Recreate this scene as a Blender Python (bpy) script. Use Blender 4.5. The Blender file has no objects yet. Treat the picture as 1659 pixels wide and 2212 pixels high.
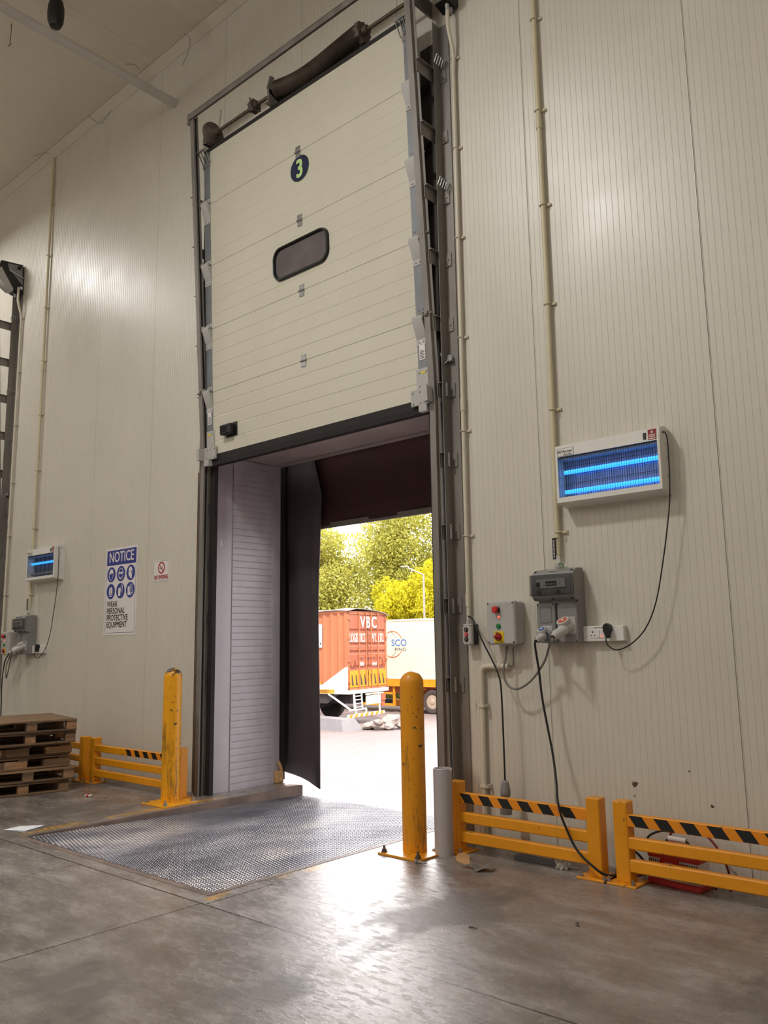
import bpy, bmesh, math, random
from math import sin, cos, pi, radians
from mathutils import Vector as V, Matrix
random.seed(7)
SC = bpy.context.scene
COL = SC.collection
WY = 5.05            # room face of the front wall
CEIL = 8.46
GZ = -1.18           # yard level near the dock

# ------------------------------------------------------------------ helpers
def S(r, g, b):
    f = lambda c: (c/255/12.92 if c/255 <= .04045 else ((c/255+.055)/1.055)**2.4)
    return (f(r), f(g), f(b), 1)

class MB:
    def __init__(s): s.bm = bmesh.new(); s.mi = 0
    def _f(s, vs):
        try:
            f = s.bm.faces.new(vs); f.material_index = s.mi; f.smooth = True; return f
        except ValueError: return None
    def grid(s, rows, closed_u=False, closed_v=False):
        R = [[s.bm.verts.new(p) for p in r] for r in rows]
        n, m = len(R), len(R[0])
        for i in range(n if closed_v else n-1):
            for j in range(m if closed_u else m-1):
                s._f([R[i][j], R[i][(j+1) % m], R[(i+1) % n][(j+1) % m], R[(i+1) % n][j]])
        return R
    def box(s, c, d, rot=None, bev=0, seg=1):
        c = V(c); hx, hy, hz = d[0]/2, d[1]/2, d[2]/2
        M = rot.to_3x3() if rot else Matrix.Identity(3)
        vs = [s.bm.verts.new(c + M @ V((x*hx, y*hy, z*hz))) for x in (-1, 1) for y in (-1, 1) for z in (-1, 1)]
        fs = [s._f([vs[i] for i in q]) for q in ((0,1,3,2),(4,6,7,5),(0,4,5,1),(2,3,7,6),(0,2,6,4),(1,5,7,3))]
        if bev:
            es = list({e for f in fs for e in f.edges})
            r = bmesh.ops.bevel(s.bm, geom=es, offset=bev, segments=seg, affect='EDGES', profile=.6)
            for f in r['faces']: f.material_index = s.mi; f.smooth = True
        return s
    def b2(s, x0, x1, y0, y1, z0, z1, bev=0):
        return s.box(((x0+x1)/2, (y0+y1)/2, (z0+z1)/2), (abs(x1-x0), abs(y1-y0), abs(z1-z0)), None, bev)
    def beam(s, p0, p1, w, t, up=(0,0,1), bev=0):
        p0, p1 = V(p0), V(p1); d = p1-p0; L = d.length; z = d.normalized()
        x = V(up).cross(z)
        if x.length < 1e-5: x = V((1,0,0)).cross(z)
        x.normalize(); y = z.cross(x)
        return s.box((p0+p1)/2, (w, t, L), Matrix((x, y, z)).transposed(), bev)
    def tube(s, pts, r, n=8, cap=True, closed=False):
        pts = [V(p) for p in pts]; rows = []; up = None
        N = len(pts)
        for i, p in enumerate(pts):
            a = pts[(i-1) % N] if (closed or i > 0) else p
            b = pts[(i+1) % N] if (closed or i < N-1) else p
            t = (b-a).normalized()
            if up is None:
                up = V((0,0,1)) if abs(t.z) < .9 else V((0,1,0))
            u = (up - t*up.dot(t))
            if u.length < 1e-6: u = t.orthogonal()
            u.normalize(); up = u; w = t.cross(u)
            rr = r[i] if isinstance(r, (list, tuple)) else r
            rows.append([p + (u*cos(2*pi*k/n) + w*sin(2*pi*k/n))*rr for k in range(n)])
        R = s.grid(rows, closed_u=True, closed_v=closed)
        if cap and not closed:
            s._f(R[0][::-1]); s._f(R[-1])
        return s
    def cyl(s, p0, p1, r, r2=None, n=16, cap=True):
        return s.tube([p0, p1], [r, r if r2 is None else r2], n, cap)
    def lathe(s, o, ax, prof, n=24, cap=True):
        o, z = V(o), V(ax).normalized(); x = z.orthogonal().normalized(); y = z.cross(x)
        rows = [[o + z*h + (x*cos(2*pi*k/n)+y*sin(2*pi*k/n))*r for k in range(n)] for r, h in prof]
        R = s.grid(rows, closed_u=True)
        if cap: s._f(R[0][::-1]); s._f(R[-1])
        return s
    def prism(s, poly, o, u, v, t):
        """polygon (a,b) in frame o,u,v pushed t along u x v"""
        o, u, v = V(o), V(u), V(v); w = u.cross(v).normalized()*t
        A = [s.bm.verts.new(o+u*a+v*b) for a, b in poly]
        B = [s.bm.verts.new(o+u*a+v*b+w) for a, b in poly]
        s._f(A[::-1]); s._f(B)
        n = len(poly)
        for i in range(n): s._f([A[i], A[(i+1) % n], B[(i+1) % n], B[i]])
        return s
    def text(s, txt, o, u=(1,0,0), v=(0,0,1), size=.1, bold=0.0, sx=1.0, align='CENTER', ext=.0012):
        cu = bpy.data.curves.new('lettering', 'FONT'); cu.body = txt; cu.size = size
        cu.align_x = align; cu.align_y = 'CENTER'; cu.resolution_u = 4
        ob = bpy.data.objects.new('lettering', cu); COL.objects.link(ob)
        dg = bpy.context.evaluated_depsgraph_get(); dg.update()
        me = ob.evaluated_get(dg).to_mesh()
        o, u, v = V(o), V(u), V(v); w = u.cross(v)
        h = bold*size; offs = [(0,0)] if h == 0 else [(0,0), (h,0), (-h,0), (0,h*.7), (0,-h*.7), (h*.7,h*.6), (-h*.7,-h*.6), (h*.7,-h*.6), (-h*.7,h*.6)]
        for k, (dx, dy) in enumerate(offs):          # heavier strokes: the glyphs laid over themselves
            vs = [s.bm.verts.new(o+u*(p.co.x*sx+dx)+v*(p.co.y+dy)+w*(ext+.00004*k)) for p in me.vertices]
            for f in me.polygons: s._f([vs[i] for i in f.vertices])
        ob.evaluated_get(dg).to_mesh_clear()
        bpy.data.objects.remove(ob); bpy.data.curves.remove(cu)
        return s
    def bolt(s, p, d=(0,-1,0), r=.006, h=.006):
        p, d = V(p), V(d); return s.cyl(p, p+d*h, r, r*.9, 6)

def obj(name, mb, mats, parent=None, label=None):
    me = bpy.data.meshes.new(name)
    bmesh.ops.recalc_face_normals(mb.bm, faces=mb.bm.faces)
    mb.bm.to_mesh(me); mb.bm.free()
    me.set_sharp_from_angle(angle=radians(32))
    for m in (mats if isinstance(mats, (list, tuple)) else [mats]): me.materials.append(m)
    o = bpy.data.objects.new(name, me); COL.objects.link(o)
    if parent: o.parent = parent
    if label: o['label'] = label
    return o
def tag(o, label, cat, group=None, kind=None):
    o['label'] = label; o['category'] = cat
    if group: o['group'] = group
    if kind: o['kind'] = kind
    return o
def thing(name, label, cat, loc=(0,0,0), rot=(0,0,0), group=None, kind=None):
    o = bpy.data.objects.new(name, None); COL.objects.link(o)
    o.empty_display_size = .1
    o.location = loc; o.rotation_euler = rot
    return tag(o, label, cat, group, kind)
def single(name, mb, mats, label, cat, loc=(0,0,0), rot=(0,0,0), group=None, kind=None):
    o = obj(name, mb, mats); o.location = loc; o.rotation_euler = rot
    return tag(o, label, cat, group, kind)
def kids(o): return [c for c in bpy.data.objects if c.parent == o]
def dup(o, delta=(0,0,0), label=None, rotz=None):
    r = o.copy(); COL.objects.link(r); r.location = V(o.location)+V(delta)
    if label: r['label'] = label
    if rotz is not None: r.rotation_euler.z = rotz
    for ch in kids(o):
        c = ch.copy(); COL.objects.link(c); c.parent = r
        for g in kids(ch):
            d = g.copy(); COL.objects.link(d); d.parent = c
    return r
def cat_rom(P, n=8):
    P = [V(p) for p in P]; out = []
    for i in range(len(P)-1):
        a = P[i-1] if i else P[i]*2-P[i+1]; b, c = P[i], P[i+1]
        d = P[i+2] if i+2 < len(P) else c*2-b
        for k in range(n):
            t = k/n
            out.append(.5*((2*b)+(c-a)*t+(2*a-5*b+4*c-d)*t*t+(3*b-a-3*c+d)*t**3))
    return out+[P[-1]]

# ------------------------------------------------------------------ materials
def nt(name):
    m = bpy.data.materials.new(name); m.use_nodes = True
    return m, m.node_tree.nodes, m.node_tree.links, m.node_tree.nodes['Principled BSDF']
def N(ns, t, **kw):
    n = ns.new(t)
    for k, v in kw.items():
        if k in n.inputs: n.inputs[k].default_value = v
        else: setattr(n, k, v)
    return n
def coord(ns, ls, scale=(1,1,1), world=False):
    tc = ns.new('ShaderNodeNewGeometry' if world else 'ShaderNodeTexCoord'); mp = ns.new('ShaderNodeMapping')
    ls.new(tc.outputs['Position' if world else 'Object'], mp.inputs['Vector']); mp.inputs['Scale'].default_value = scale
    return mp.outputs['Vector']
def ramp(ns, ls, src, stops):
    r = ns.new('ShaderNodeValToRGB'); e = r.color_ramp.elements
    while len(e) < len(stops): e.new(.5)
    for i, (p, c) in enumerate(stops):
        e[i].position = p; e[i].color = c if not isinstance(c, (int, float)) else (c, c, c, 1)
    ls.new(src, r.inputs['Fac']); return r.outputs['Color']
def mix(ns, ls, fac, a, b):
    m = ns.new('ShaderNodeMix'); m.data_type = 'RGBA'
    for sock, val in ((m.inputs[0], fac), (m.inputs[6], a), (m.inputs[7], b)):
        if hasattr(val, 'is_linked'): ls.new(val, sock)
        else: sock.default_value = val
    return m.outputs[2]
def noise(ns, ls, vec, scale, detail=4, rough=.55):
    n = N(ns, 'ShaderNodeTexNoise', Scale=scale, Detail=detail, Roughness=rough); ls.new(vec, n.inputs['Vector']); return n.outputs['Fac']
def mat(name, col, rough=.5, metal=0, var=.12, scale=6, stretch=(1,1,1), bump=0, bscale=60, chips=None, chip_at=.66, chip_scale=9, coat=0, spec=None, world=False):
    m, ns, ls, p = nt(name)
    vec = coord(ns, ls, stretch, world)
    f = noise(ns, ls, vec, scale)
    dark = tuple(c*(1-var) for c in col[:3])+(1,); lite = tuple(min(1, c*(1+var)) for c in col[:3])+(1,)
    c = ramp(ns, ls, f, [(.3, dark), (.7, lite)])
    if chips:
        g = noise(ns, ls, vec, chip_scale, 8, .7)
        k = ramp(ns, ls, g, [(chip_at, 0), (chip_at+.015, 1)])
        c = mix(ns, ls, k, c, chips)
    ls.new(c, p.inputs['Base Color'])
    p.inputs['Metallic'].default_value = metal
    rr = ramp(ns, ls, f, [(.25, max(0, rough-.08)), (.75, min(1, rough+.08))])
    ls.new(rr, p.inputs['Roughness'])
    if coat: p.inputs['Coat Weight'].default_value = coat
    if spec is not None: p.inputs['Specular IOR Level'].default_value = spec
    if bump:
        b = N(ns, 'ShaderNodeBump', Strength=bump, Distance=.01)
        ls.new(noise(ns, ls, vec, bscale), b.inputs['Height']); ls.new(b.outputs['Normal'], p.inputs['Normal'])
    return m
def emis(name, col, strength):
    m, ns, ls, p = nt(name)
    p.inputs['Base Color'].default_value = col; p.inputs['Emission Color'].default_value = col
    p.inputs['Emission Strength'].default_value = strength; return m

M = {}
def wall_mat():
    m = mat('cream_sandwich_panel', S(206,200,187), .40, 0, .025, 1.3, world=True, spec=.8)
    ns, ls = m.node_tree.nodes, m.node_tree.links; p = ns['Principled BSDF']; src = p.inputs['Base Color'].links[0].from_socket
    g = ns.new('ShaderNodeNewGeometry'); c = src
    nz = N(ns, 'ShaderNodeTexNoise', Scale=38, Detail=5); ls.new(g.outputs['Position'], nz.inputs['Vector'])
    for (x, z, r, col) in ((-2.405,.515,.021,S(92,60,48)), (-1.93,.43,.010,S(70,60,52)), (-2.41,.44,.010,S(150,126,110)), (-2.05,.62,.007,S(94,84,74))):
        d = N(ns, 'ShaderNodeVectorMath', operation='DISTANCE'); ls.new(g.outputs['Position'], d.inputs[0]); d.inputs[1].default_value = (x, WY, z)
        a = N(ns, 'ShaderNodeMath', operation='MULTIPLY_ADD'); ls.new(nz.outputs['Fac'], a.inputs[0]); a.inputs[1].default_value = r*2.4; ls.new(d.outputs['Value'], a.inputs[2])
        k = N(ns, 'ShaderNodeMath', operation='LESS_THAN'); ls.new(a.outputs[0], k.inputs[0]); k.inputs[1].default_value = r*2.0
        c = mix(ns, ls, k.outputs[0], c, col)
    # faint long scuffs low down on the panels
    sv = noise(ns, ls, coord(ns, ls, (9,1,.55), world=True), 2.6, 6, .7)
    c = mix(ns, ls, ramp(ns, ls, sv, [(.64, 0), (.72, .35)]), c, S(168,156,140))
    ls.new(c, p.inputs['Base Color']); return m
M['wall'] = wall_mat()
M['wall_plain'] = mat('plain_cream_panel', S(206,200,187), .40, 0, .025, 1.3, world=True, spec=.8)
M['ceil'] = mat('cream_ceiling_panel', S(230,221,206), .5, 0, .04, 1.0, world=True)
M['trimw'] = mat('cream_cove_strip', S(205,196,182), .45, 0, .05, 2, world=True)
M['door'] = mat('cream_door_panel', S(205,200,183), .34, 0, .02, 2)
M['galv'] = mat('galvanised_steel', S(122,124,126), .42, .75, .18, 7, (1,1,.3))
M['galvd'] = mat('dull_track_steel', S(130,125,119), .45, .2, .2, 7, (1,1,.2))
M['grey'] = mat('blue_grey_end_cap', S(128,132,136), .42, .35, .1, 5)
M['zinc'] = mat('bright_zinc', S(168,168,168), .33, .8, .1, 12)
M['black'] = mat('black_plastic', S(24,24,25), .45, 0, .2, 10)
M['rubber'] = mat('black_rubber', S(34,29,28), .75, 0, .25, 5, (1,1,.4))
M['curt'] = mat('dark_shelter_curtain', S(66,58,60), .7, 0, .3, 2.2, (1,1,.35), bump=.3, bscale=5)
M['maroon'] = mat('maroon_head_curtain', S(62,32,33), .75, 0, .2, 2.5, bump=.2, bscale=6)
M['liner'] = mat('grey_lining_sheet', S(186,181,186), .42, .25, .1, 5, (1,1,.5), chips=S(225,225,225), chip_at=.70, chip_scale=11)
M['soffit'] = mat('worn_soffit_sheet', S(168,156,152), .5, .1, .15, 6, (.4,1,1))
M['pvc'] = mat('cream_conduit', S(208,200,182), .4, 0, .05, 4)
M['pvcy'] = mat('yellowed_conduit', S(204,194,162), .42, 0, .06, 4)
M['pvcw'] = mat('white_pipe', S(205,200,194), .45, 0, .06, 3)
M['white'] = mat('white_enamel', S(224,222,216), .35, 0, .03, 5)
M['ltgrey'] = mat('light_grey_plastic', S(178,176,172), .45, 0, .05, 6)
M['midgrey'] = mat('mid_grey_plastic', S(132,130,129), .45, 0, .06, 6)
M['plug'] = mat('pale_grey_plug', S(190,188,184), .4, 0, .05, 6)
M['red'] = mat('red_plastic', S(190,40,32), .4, 0, .08, 8)
M['redd'] = mat('dark_red_paint', S(150,22,24), .45, 0, .12, 8)
M['orangered'] = mat('red_socket_lid', S(196,92,66), .45, 0, .06, 8)
M['green'] = mat('green_button', S(30,120,60), .4, 0, .06, 8)
M['blue'] = mat('blue_plastic', S(34,74,150), .45, 0, .06, 8)
M['yel'] = mat('yellow_safety_paint', S(228,150,18), .38, 0, .08, 5, chips=S(66,60,40), chip_at=.635, chip_scale=13, stretch=(1,1,.6))
def bollard_mat(dome, scuff, at, yc):
    m, ns, ls, p = nt('scuffed_bollard_paint'); L = ls.new
    v = coord(ns, ls); sep = ns.new('ShaderNodeSeparateXYZ'); L(v, sep.inputs[0])
    c = ramp(ns, ls, noise(ns, ls, v, 3), [(.3, tuple(q*.86 for q in yc[:3])+(1,)), (.7, yc)])
    def mth(op, a, b=None):
        d = N(ns, 'ShaderNodeMath', operation=op)
        for i, q in enumerate((a, b)):
            if q is None: continue
            if hasattr(q, 'is_linked'): L(q, d.inputs[i])
            else: d.inputs[i].default_value = q
        return d.outputs[0]
    near = lambda z, half: mth('MAXIMUM', mth('SUBTRACT', 1, mth('DIVIDE', mth('ABSOLUTE', mth('SUBTRACT', sep.outputs[2], z)), half)), 0)
    n1 = noise(ns, ls, coord(ns, ls, (1,1,.35)), 10, 8, .7); n2 = noise(ns, ls, coord(ns, ls, (1,1,.12)), 20, 8, .75); n3 = noise(ns, ls, coord(ns, ls), 26, 6, .6)
    k = mth('MAXIMUM', mth('GREATER_THAN', n1, at), mth('GREATER_THAN', mth('ADD', n3, mth('MULTIPLY', near(1.22, .13), dome)), .64))
    c = mix(ns, ls, k, c, S(72,62,50))
    sc = ramp(ns, ls, mth('ADD', n2, mth('MULTIPLY', near(.5, .42), scuff)), [(.58, 0), (.68, .75)])
    c = mix(ns, ls, sc, c, S(98,76,40))
    L(c, p.inputs['Base Color']); p.inputs['Roughness'].default_value = .36
    return m
M['yelp'] = bollard_mat(.22, .10, .69, S(246,170,14)); M['yelr'] = bollard_mat(.0, .04, .70, S(232,154,20))
M['tapey'] = mat('orange_tape', S(232,140,24), .4, 0, .05, 9, chips=S(205,150,50), chip_at=.66, chip_scale=24)
M['tapek'] = mat('black_tape', S(22,24,24), .45, 0, .2, 9, chips=S(206,140,40), chip_at=.68, chip_scale=26)
M['yplate'] = mat('yellow_switch_plate', S(225,196,20), .4, 0, .04, 9)
M['wood'] = mat('weathered_pallet_wood', S(128,102,76), .78, 0, .45, 6, (1,.12,4), bump=.5, bscale=30, world=True)
M['woodk'] = mat('dark_pallet_board', S(100,80,60), .8, 0, .4, 7, (1,.12,4), bump=.5, bscale=30, world=True)
M['woodl'] = mat('pale_pallet_block', S(160,124,90), .75, 0, .4, 7, (1,1,4), bump=.4, bscale=40, world=True)
M['paper'] = mat('white_paper', S(236,238,244), .7, 0, .02, 4)
M['signw'] = mat('sign_white', S(228,222,220), .4, 0, .02, 4)
M['signb'] = mat('sign_blue', S(38,52,136), .4, 0, .05, 6)
M['signr'] = mat('sign_red', S(168,30,36), .4, 0, .05, 6)
M['ink'] = mat('black_ink', S(24,24,28), .5, 0, .1, 6)
M['navy'] = mat('navy_disc', S(24,28,66), .4, 0, .05, 6)
M['lime'] = mat('pale_lime_numeral', S(190,222,142), .45, 0, .03, 6)
M['tubeg'] = mat('grey_cardboard_tube', S(176,170,172), .6, 0, .04, 3)
M['cardb'] = mat('brown_cardboard', S(190,150,104), .8, 0, .15, 8)
M['scrap'] = mat('grey_scrap', S(118,112,104), .8, 0, .15, 8)
M['board'] = mat('grey_board', S(104,104,110), .6, 0, .1, 8)
M['plastic'] = mat('crumpled_film', S(200,198,192), .25, 0, .1, 12)
M['spring'] = mat('oiled_spring_steel', S(92,82,72), .38, .5, .35, 3.5, bump=.0)
M['rust'] = mat('rusty_cast_iron', S(92,80,71), .6, .15, .3, 10)
M['shaft'] = mat('keyed_shaft_steel', S(112,102,88), .4, .6, .2, 10)
M['cable'] = mat('black_cable', S(20,20,22), .5, 0, .1, 8)
M['gcable'] = mat('grey_cable', S(118,112,106), .5, 0, .1, 8)
M['rcable'] = mat('red_cable', S(120,24,26), .5, 0, .1, 8)
M['lamp_uv'] = emis('lit_blue_tube', (.03,.33,1,1), 1.8)
M['tube_off'] = mat('unlit_tube', S(120,124,130), .3, 0, .05, 8)
M['reflector'] = mat('blue_grey_reflector', S(176,190,204), .35, .2, .1, 8)
M['led'] = emis('red_indicator', (1,.08,.05,1), 2.2)
M['cream_l'] = mat('white_lorry_panel', S(232,229,204), .5, 0, .04, 2)
M['rustbox'] = mat('orange_container_paint', S(184,112,76), .6, 0, .12, 1.6, (1,1,.4))
M['rustd'] = mat('faded_red_container_door', S(172,100,74), .6, 0, .12, 2.2, (1,1,.4))
M['oyel'] = mat('amber_paint', S(226,152,30), .5, 0, .12, 6)
M['chassis'] = mat('dark_chassis', S(62,56,56), .7, 0, .2, 5)
M['tyre'] = mat('dusty_tyre', S(74,66,64), .85, 0, .2, 6)
M['rim'] = mat('dusty_wheel_rim', S(176,162,146), .6, .1, .1, 6)
M['tarp'] = mat('grey_tarpaulin', S(150,146,144), .8, 0, .15, 6)
M['conc_b'] = mat('pale_concrete_block', S(128,125,128), .85, 0, .08, 4, bump=.2)
M['rubble'] = mat('pale_rubble', S(150,140,134), .85, 0, .15, 8)
M['bark'] = mat('tree_bark', S(110,84,64), .85, 0, .25, 6)
M['steel_p'] = mat('grey_lamp_post', S(160,156,152), .5, .2, .05, 6)
M['dash'] = mat('dark_insect_tray', S(60,70,80), .5, .2, .1, 8)

def leaf_mat(name, col):
    m, ns, ls, p = nt(name)
    vec = coord(ns, ls)
    c = ramp(ns, ls, noise(ns, ls, vec, 2.2, 3), [(.3, tuple(x*.75 for x in col[:3])+(1,)), (.7, tuple(min(1,x*1.2) for x in col[:3])+(1,))])
    d = ns.new('ShaderNodeBsdfDiffuse'); t = ns.new('ShaderNodeBsdfTranslucent'); mx = ns.new('ShaderNodeMixShader'); mx.inputs[0].default_value = .35
    ls.new(c, d.inputs['Color']); ls.new(c, t.inputs['Color'])
    ls.new(d.outputs[0], mx.inputs[1]); ls.new(t.outputs[0], mx.inputs[2])
    ls.new(mx.outputs[0], ns['Material Output'].inputs['Surface']); ns.remove(p)
    return m
M['leaf_g'] = leaf_mat('olive_green_leaves', S(188,186,98))
M['leaf_y'] = leaf_mat('yellow_green_leaves', S(216,208,62))
M['scrub'] = leaf_mat('dry_scrub', S(120,116,70))

def glass_mat():
    m, ns, ls, p = nt('smoked_glass')
    p.inputs['Base Color'].default_value = S(40,42,44); p.inputs['Roughness'].default_value = .12; p.inputs['Alpha'].default_value = .28
    return m
M['smoke'] = glass_mat()
def pane_mat():
    m, ns, ls, p = nt('hazy_acrylic_pane')
    vec = coord(ns, ls)
    ls.new(ramp(ns, ls, noise(ns, ls, vec, 5), [(.3, S(88,80,80)), (.7, S(104,96,94))]), p.inputs['Base Color'])
    p.inputs['Roughness'].default_value = .3; return m
M['pane'] = pane_mat()

def floor_mat():
    m, ns, ls, p = nt('worn_sealed_concrete')
    v = coord(ns, ls, world=True); L = ls.new
    v2 = coord(ns, ls, (1, 2.2, 1), world=True)
    n1 = noise(ns, ls, v, .55, 6, .6); n2 = noise(ns, ls, v2, 2.4, 8, .65); n3 = noise(ns, ls, v, 14, 6, .7)
    c = ramp(ns, ls, n2, [(.32, S(88,79,72)), (.5, S(130,121,115)), (.68, S(170,162,157))])
    c1 = ramp(ns, ls, n1, [(.35, S(106,96,88)), (.65, S(150,143,138))])
    c = mix(ns, ls, .45, c, c1)
    st = ramp(ns, ls, noise(ns, ls, coord(ns, ls, (1.3,.8,1), world=True), 1.15, 7, .62), [(.53, 0), (.60, 1)])
    fm = N(ns, 'ShaderNodeMath', operation='MULTIPLY'); L(st, fm.inputs[0]); fm.inputs[1].default_value = .68
    c = mix(ns, ls, fm.outputs[0], c, S(80,71,64))                       # worn matt stains
    sp = ramp(ns, ls, n3, [(.70, 0), (.74, 1)])
    fm2 = N(ns, 'ShaderNodeMath', operation='MULTIPLY'); L(sp, fm2.inputs[0]); fm2.inputs[1].default_value = .4
    c = mix(ns, ls, fm2.outputs[0], c, S(186,178,168))
    # joints: thin dark lines at fixed places
    sep = ns.new('ShaderNodeSeparateXYZ'); L(v, sep.inputs[0])
    def band(axis, at, half):
        a = N(ns, 'ShaderNodeMath', operation='SUBTRACT'); L(sep.outputs[axis], a.inputs[0]); a.inputs[1].default_value = at
        b = N(ns, 'ShaderNodeMath', operation='ABSOLUTE'); L(a.outputs[0], b.inputs[0])
        d = N(ns, 'ShaderNodeMath', operation='LESS_THAN'); L(b.outputs[0], d.inputs[0]); d.inputs[1].default_value = half
        return d.outputs[0]
    def less(axis, at):
        d = N(ns, 'ShaderNodeMath', operation='LESS_THAN'); L(sep.outputs[axis], d.inputs[0]); d.inputs[1].default_value = at; return d.outputs[0]
    def mul(a, b):
        d = N(ns, 'ShaderNodeMath', operation='MULTIPLY'); L(a, d.inputs[0])
        if hasattr(b, 'is_linked'): L(b, d.inputs[1])
        else: d.inputs[1].default_value = b
        return d.outputs[0]
    def mx(a, b):
        d = N(ns, 'ShaderNodeMath', operation='MAXIMUM'); L(a, d.inputs[0]); L(b, d.inputs[1]); return d.outputs[0]
    j = mx(band(1, 2.94, .006), mx(mul(band(0, -4.0, .005), less(1, 2.94)), mul(band(0, -5.35, .004), less(1, 2.94))))
    j = mx(j, mx(band(1, -.9, .006), mul(band(0, -3.97, .006), band(1, 4.0, 1.05))))
    c = mix(ns, ls, j, c, S(40,34,30))
    # yellow line worn away beside the leveller
    yl = mx(mul(band(0, -6.56, .055), band(1, 4.1, 1.0)), mul(band(0, -4.03, .035), band(1, 3.6, .6)))
    wear = ramp(ns, ls, noise(ns, ls, v, 1.7, 3), [(.47, 0), (.55, .75)])
    c = mix(ns, ls, mul(yl, wear), c, S(196,150,60))
    L(c, p.inputs['Base Color'])
    r = ramp(ns, ls, n2, [(.3, .12), (.5, .19), (.72, .38)])
    sc_ = ramp(ns, ls, noise(ns, ls, coord(ns, ls, (1.0,2.6,1), world=True), 11, 9, .72), [(.50, 0), (.57, .8)])
    r = mix(ns, ls, sc_, r, (.46,.46,.46,1))                             # dull scuffs in the sealer
    rs = mix(ns, ls, fm.outputs[0], r, (.58,.58,.58,1))
    L(rs, p.inputs['Roughness']); p.inputs['Specular IOR Level'].default_value = 1.0
    b = N(ns, 'ShaderNodeBump', Strength=.42, Distance=.008)
    nb = noise(ns, ls, coord(ns, ls, (1,2.0,1), world=True), 12, 9, .70)
    L(nb, b.inputs['Height']); L(b.outputs['Normal'], p.inputs['Normal'])
    return m
M['floor'] = floor_mat()

def tread_mat():
    m, ns, ls, p = nt('steel_tread_plate'); L = ls.new
    f = noise(ns, ls, coord(ns, ls, (1,.5,1)), 1.6, 6)
    c = ramp(ns, ls, f, [(.34, S(66,65,72)), (.5, S(114,112,118)), (.66, S(166,160,158))])
    L(c, p.inputs['Base Color']); p.inputs['Metallic'].default_value = .65
    L(ramp(ns, ls, f, [(.3, .42), (.7, .30)]), p.inputs['Roughness'])
    return m
M['tread'] = tread_mat()

def yard_mat():
    m, ns, ls, p = nt('sunlit_yard_concrete'); L = ls.new
    v = coord(ns, ls, world=True); sep = ns.new('ShaderNodeSeparateXYZ'); L(v, sep.inputs[0])
    c = ramp(ns, ls, noise(ns, ls, v, .5, 7, .65), [(.3, S(112,99,98)), (.7, S(127,115,114))])
    c = mix(ns, ls, .3, c, ramp(ns, ls, noise(ns, ls, v, 9, 4), [(.3, S(102,90,87)), (.7, S(136,126,124))]))
    def line(axis, period, off):
        a = N(ns, 'ShaderNodeMath', operation='ADD'); L(sep.outputs[axis], a.inputs[0]); a.inputs[1].default_value = 500*period+off
        q = N(ns, 'ShaderNodeMath', operation='MODULO'); L(a.outputs[0], q.inputs[0]); q.inputs[1].default_value = period
        d = N(ns, 'ShaderNodeMath', operation='LESS_THAN'); L(q.outputs[0], d.inputs[0]); d.inputs[1].default_value = .03
        return d.outputs[0]
    mx = N(ns, 'ShaderNodeMath', operation='MAXIMUM'); L(line(1, 3.0, 0), mx.inputs[0]); L(line(0, 3.4, .5), mx.inputs[1])
    hf = N(ns, 'ShaderNodeMath', operation='MULTIPLY'); L(mx.outputs[0], hf.inputs[0]); hf.inputs[1].default_value = .55
    c = mix(ns, ls, hf.outputs[0], c, S(96,82,78))
    L(c, p.inputs['Base Color']); p.inputs['Roughness'].default_value = .85
    return m
M['yard'] = yard_mat()

# ================================================================== SETTING
PITCH = 1.245/28
OX0, OX1, OZ = -6.78, -3.86, 3.36      # dock opening
def ribbed(mb, x0, x1, za, zb, plane='wall', yr=(0,0)):
    """sheet with fine vertical grooves and a deeper seam every 28 grooves, as real profile"""
    k0 = math.ceil((x0+1.73)/PITCH); k1 = math.floor((x1+1.73)/PITCH)
    prof = [(x0, 0)]
    for k in range(k0, k1+1):
        x = -1.73+k*PITCH
        if x-x0 < .01 or x1-x < .01: continue
        if k % 28 == 0: prof += [(x-.009, 0), (x-.006, -.0025), (x-.0022, -.003), (x-.0012, .006), (x+.0012, .006), (x+.0022, -.003), (x+.006, -.0025), (x+.009, 0)] if x > -4 else [(x-.003, 0), (x-.002, .010), (x+.002, .010), (x+.003, 0)]
        elif x > -4: prof += [(x-.0065, 0), (x-.0028, 0), (x-.0008, .0016), (x+.0008, .0016), (x+.0028, 0), (x+.0065, 0)]
        else: prof += [(x-.007, 0), (x-.0036, 0), (x-.001, .0024), (x+.001, .0024), (x+.0036, 0), (x+.007, 0)]
    prof.append((x1, 0))
    if plane == 'wall':
        mb.grid([[(x, WY+d, za) for x, d in prof], [(x, WY+d, zb) for x, d in prof]])
    else:
        mb.grid([[(x, yr[0], za+d) for x, d in prof], [(x, yr[1], za+d) for x, d in prof]])
w = MB()
ribbed(w, -16, OX0, 0, CEIL+.05); ribbed(w, OX0, OX1, OZ, CEIL+.05); ribbed(w, OX1, 6, 0, CEIL+.05)
w.b2(-16, OX0, WY+.013, WY+.13, -.02, CEIL+.05); w.b2(OX1, 6, WY+.013, WY+.13, -.02, CEIL+.05); w.b2(OX0, OX1, WY+.013, WY+.13, OZ, CEIL+.05)
single('wall_front', w, M['wall'], 'cream ribbed sandwich-panel wall with the open dock doorway in it', 'wall', kind='structure')
c = MB(); ribbed(c, -16, 6, CEIL, 0, 'ceil', (-9, WY+.1)); c.b2(-16, 6, -9, WY+.1, CEIL+.014, CEIL+.1)
single('ceiling', c, M['ceil'], 'cream panelled ceiling with long seams running to the wall', 'ceiling', kind='structure')
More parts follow.
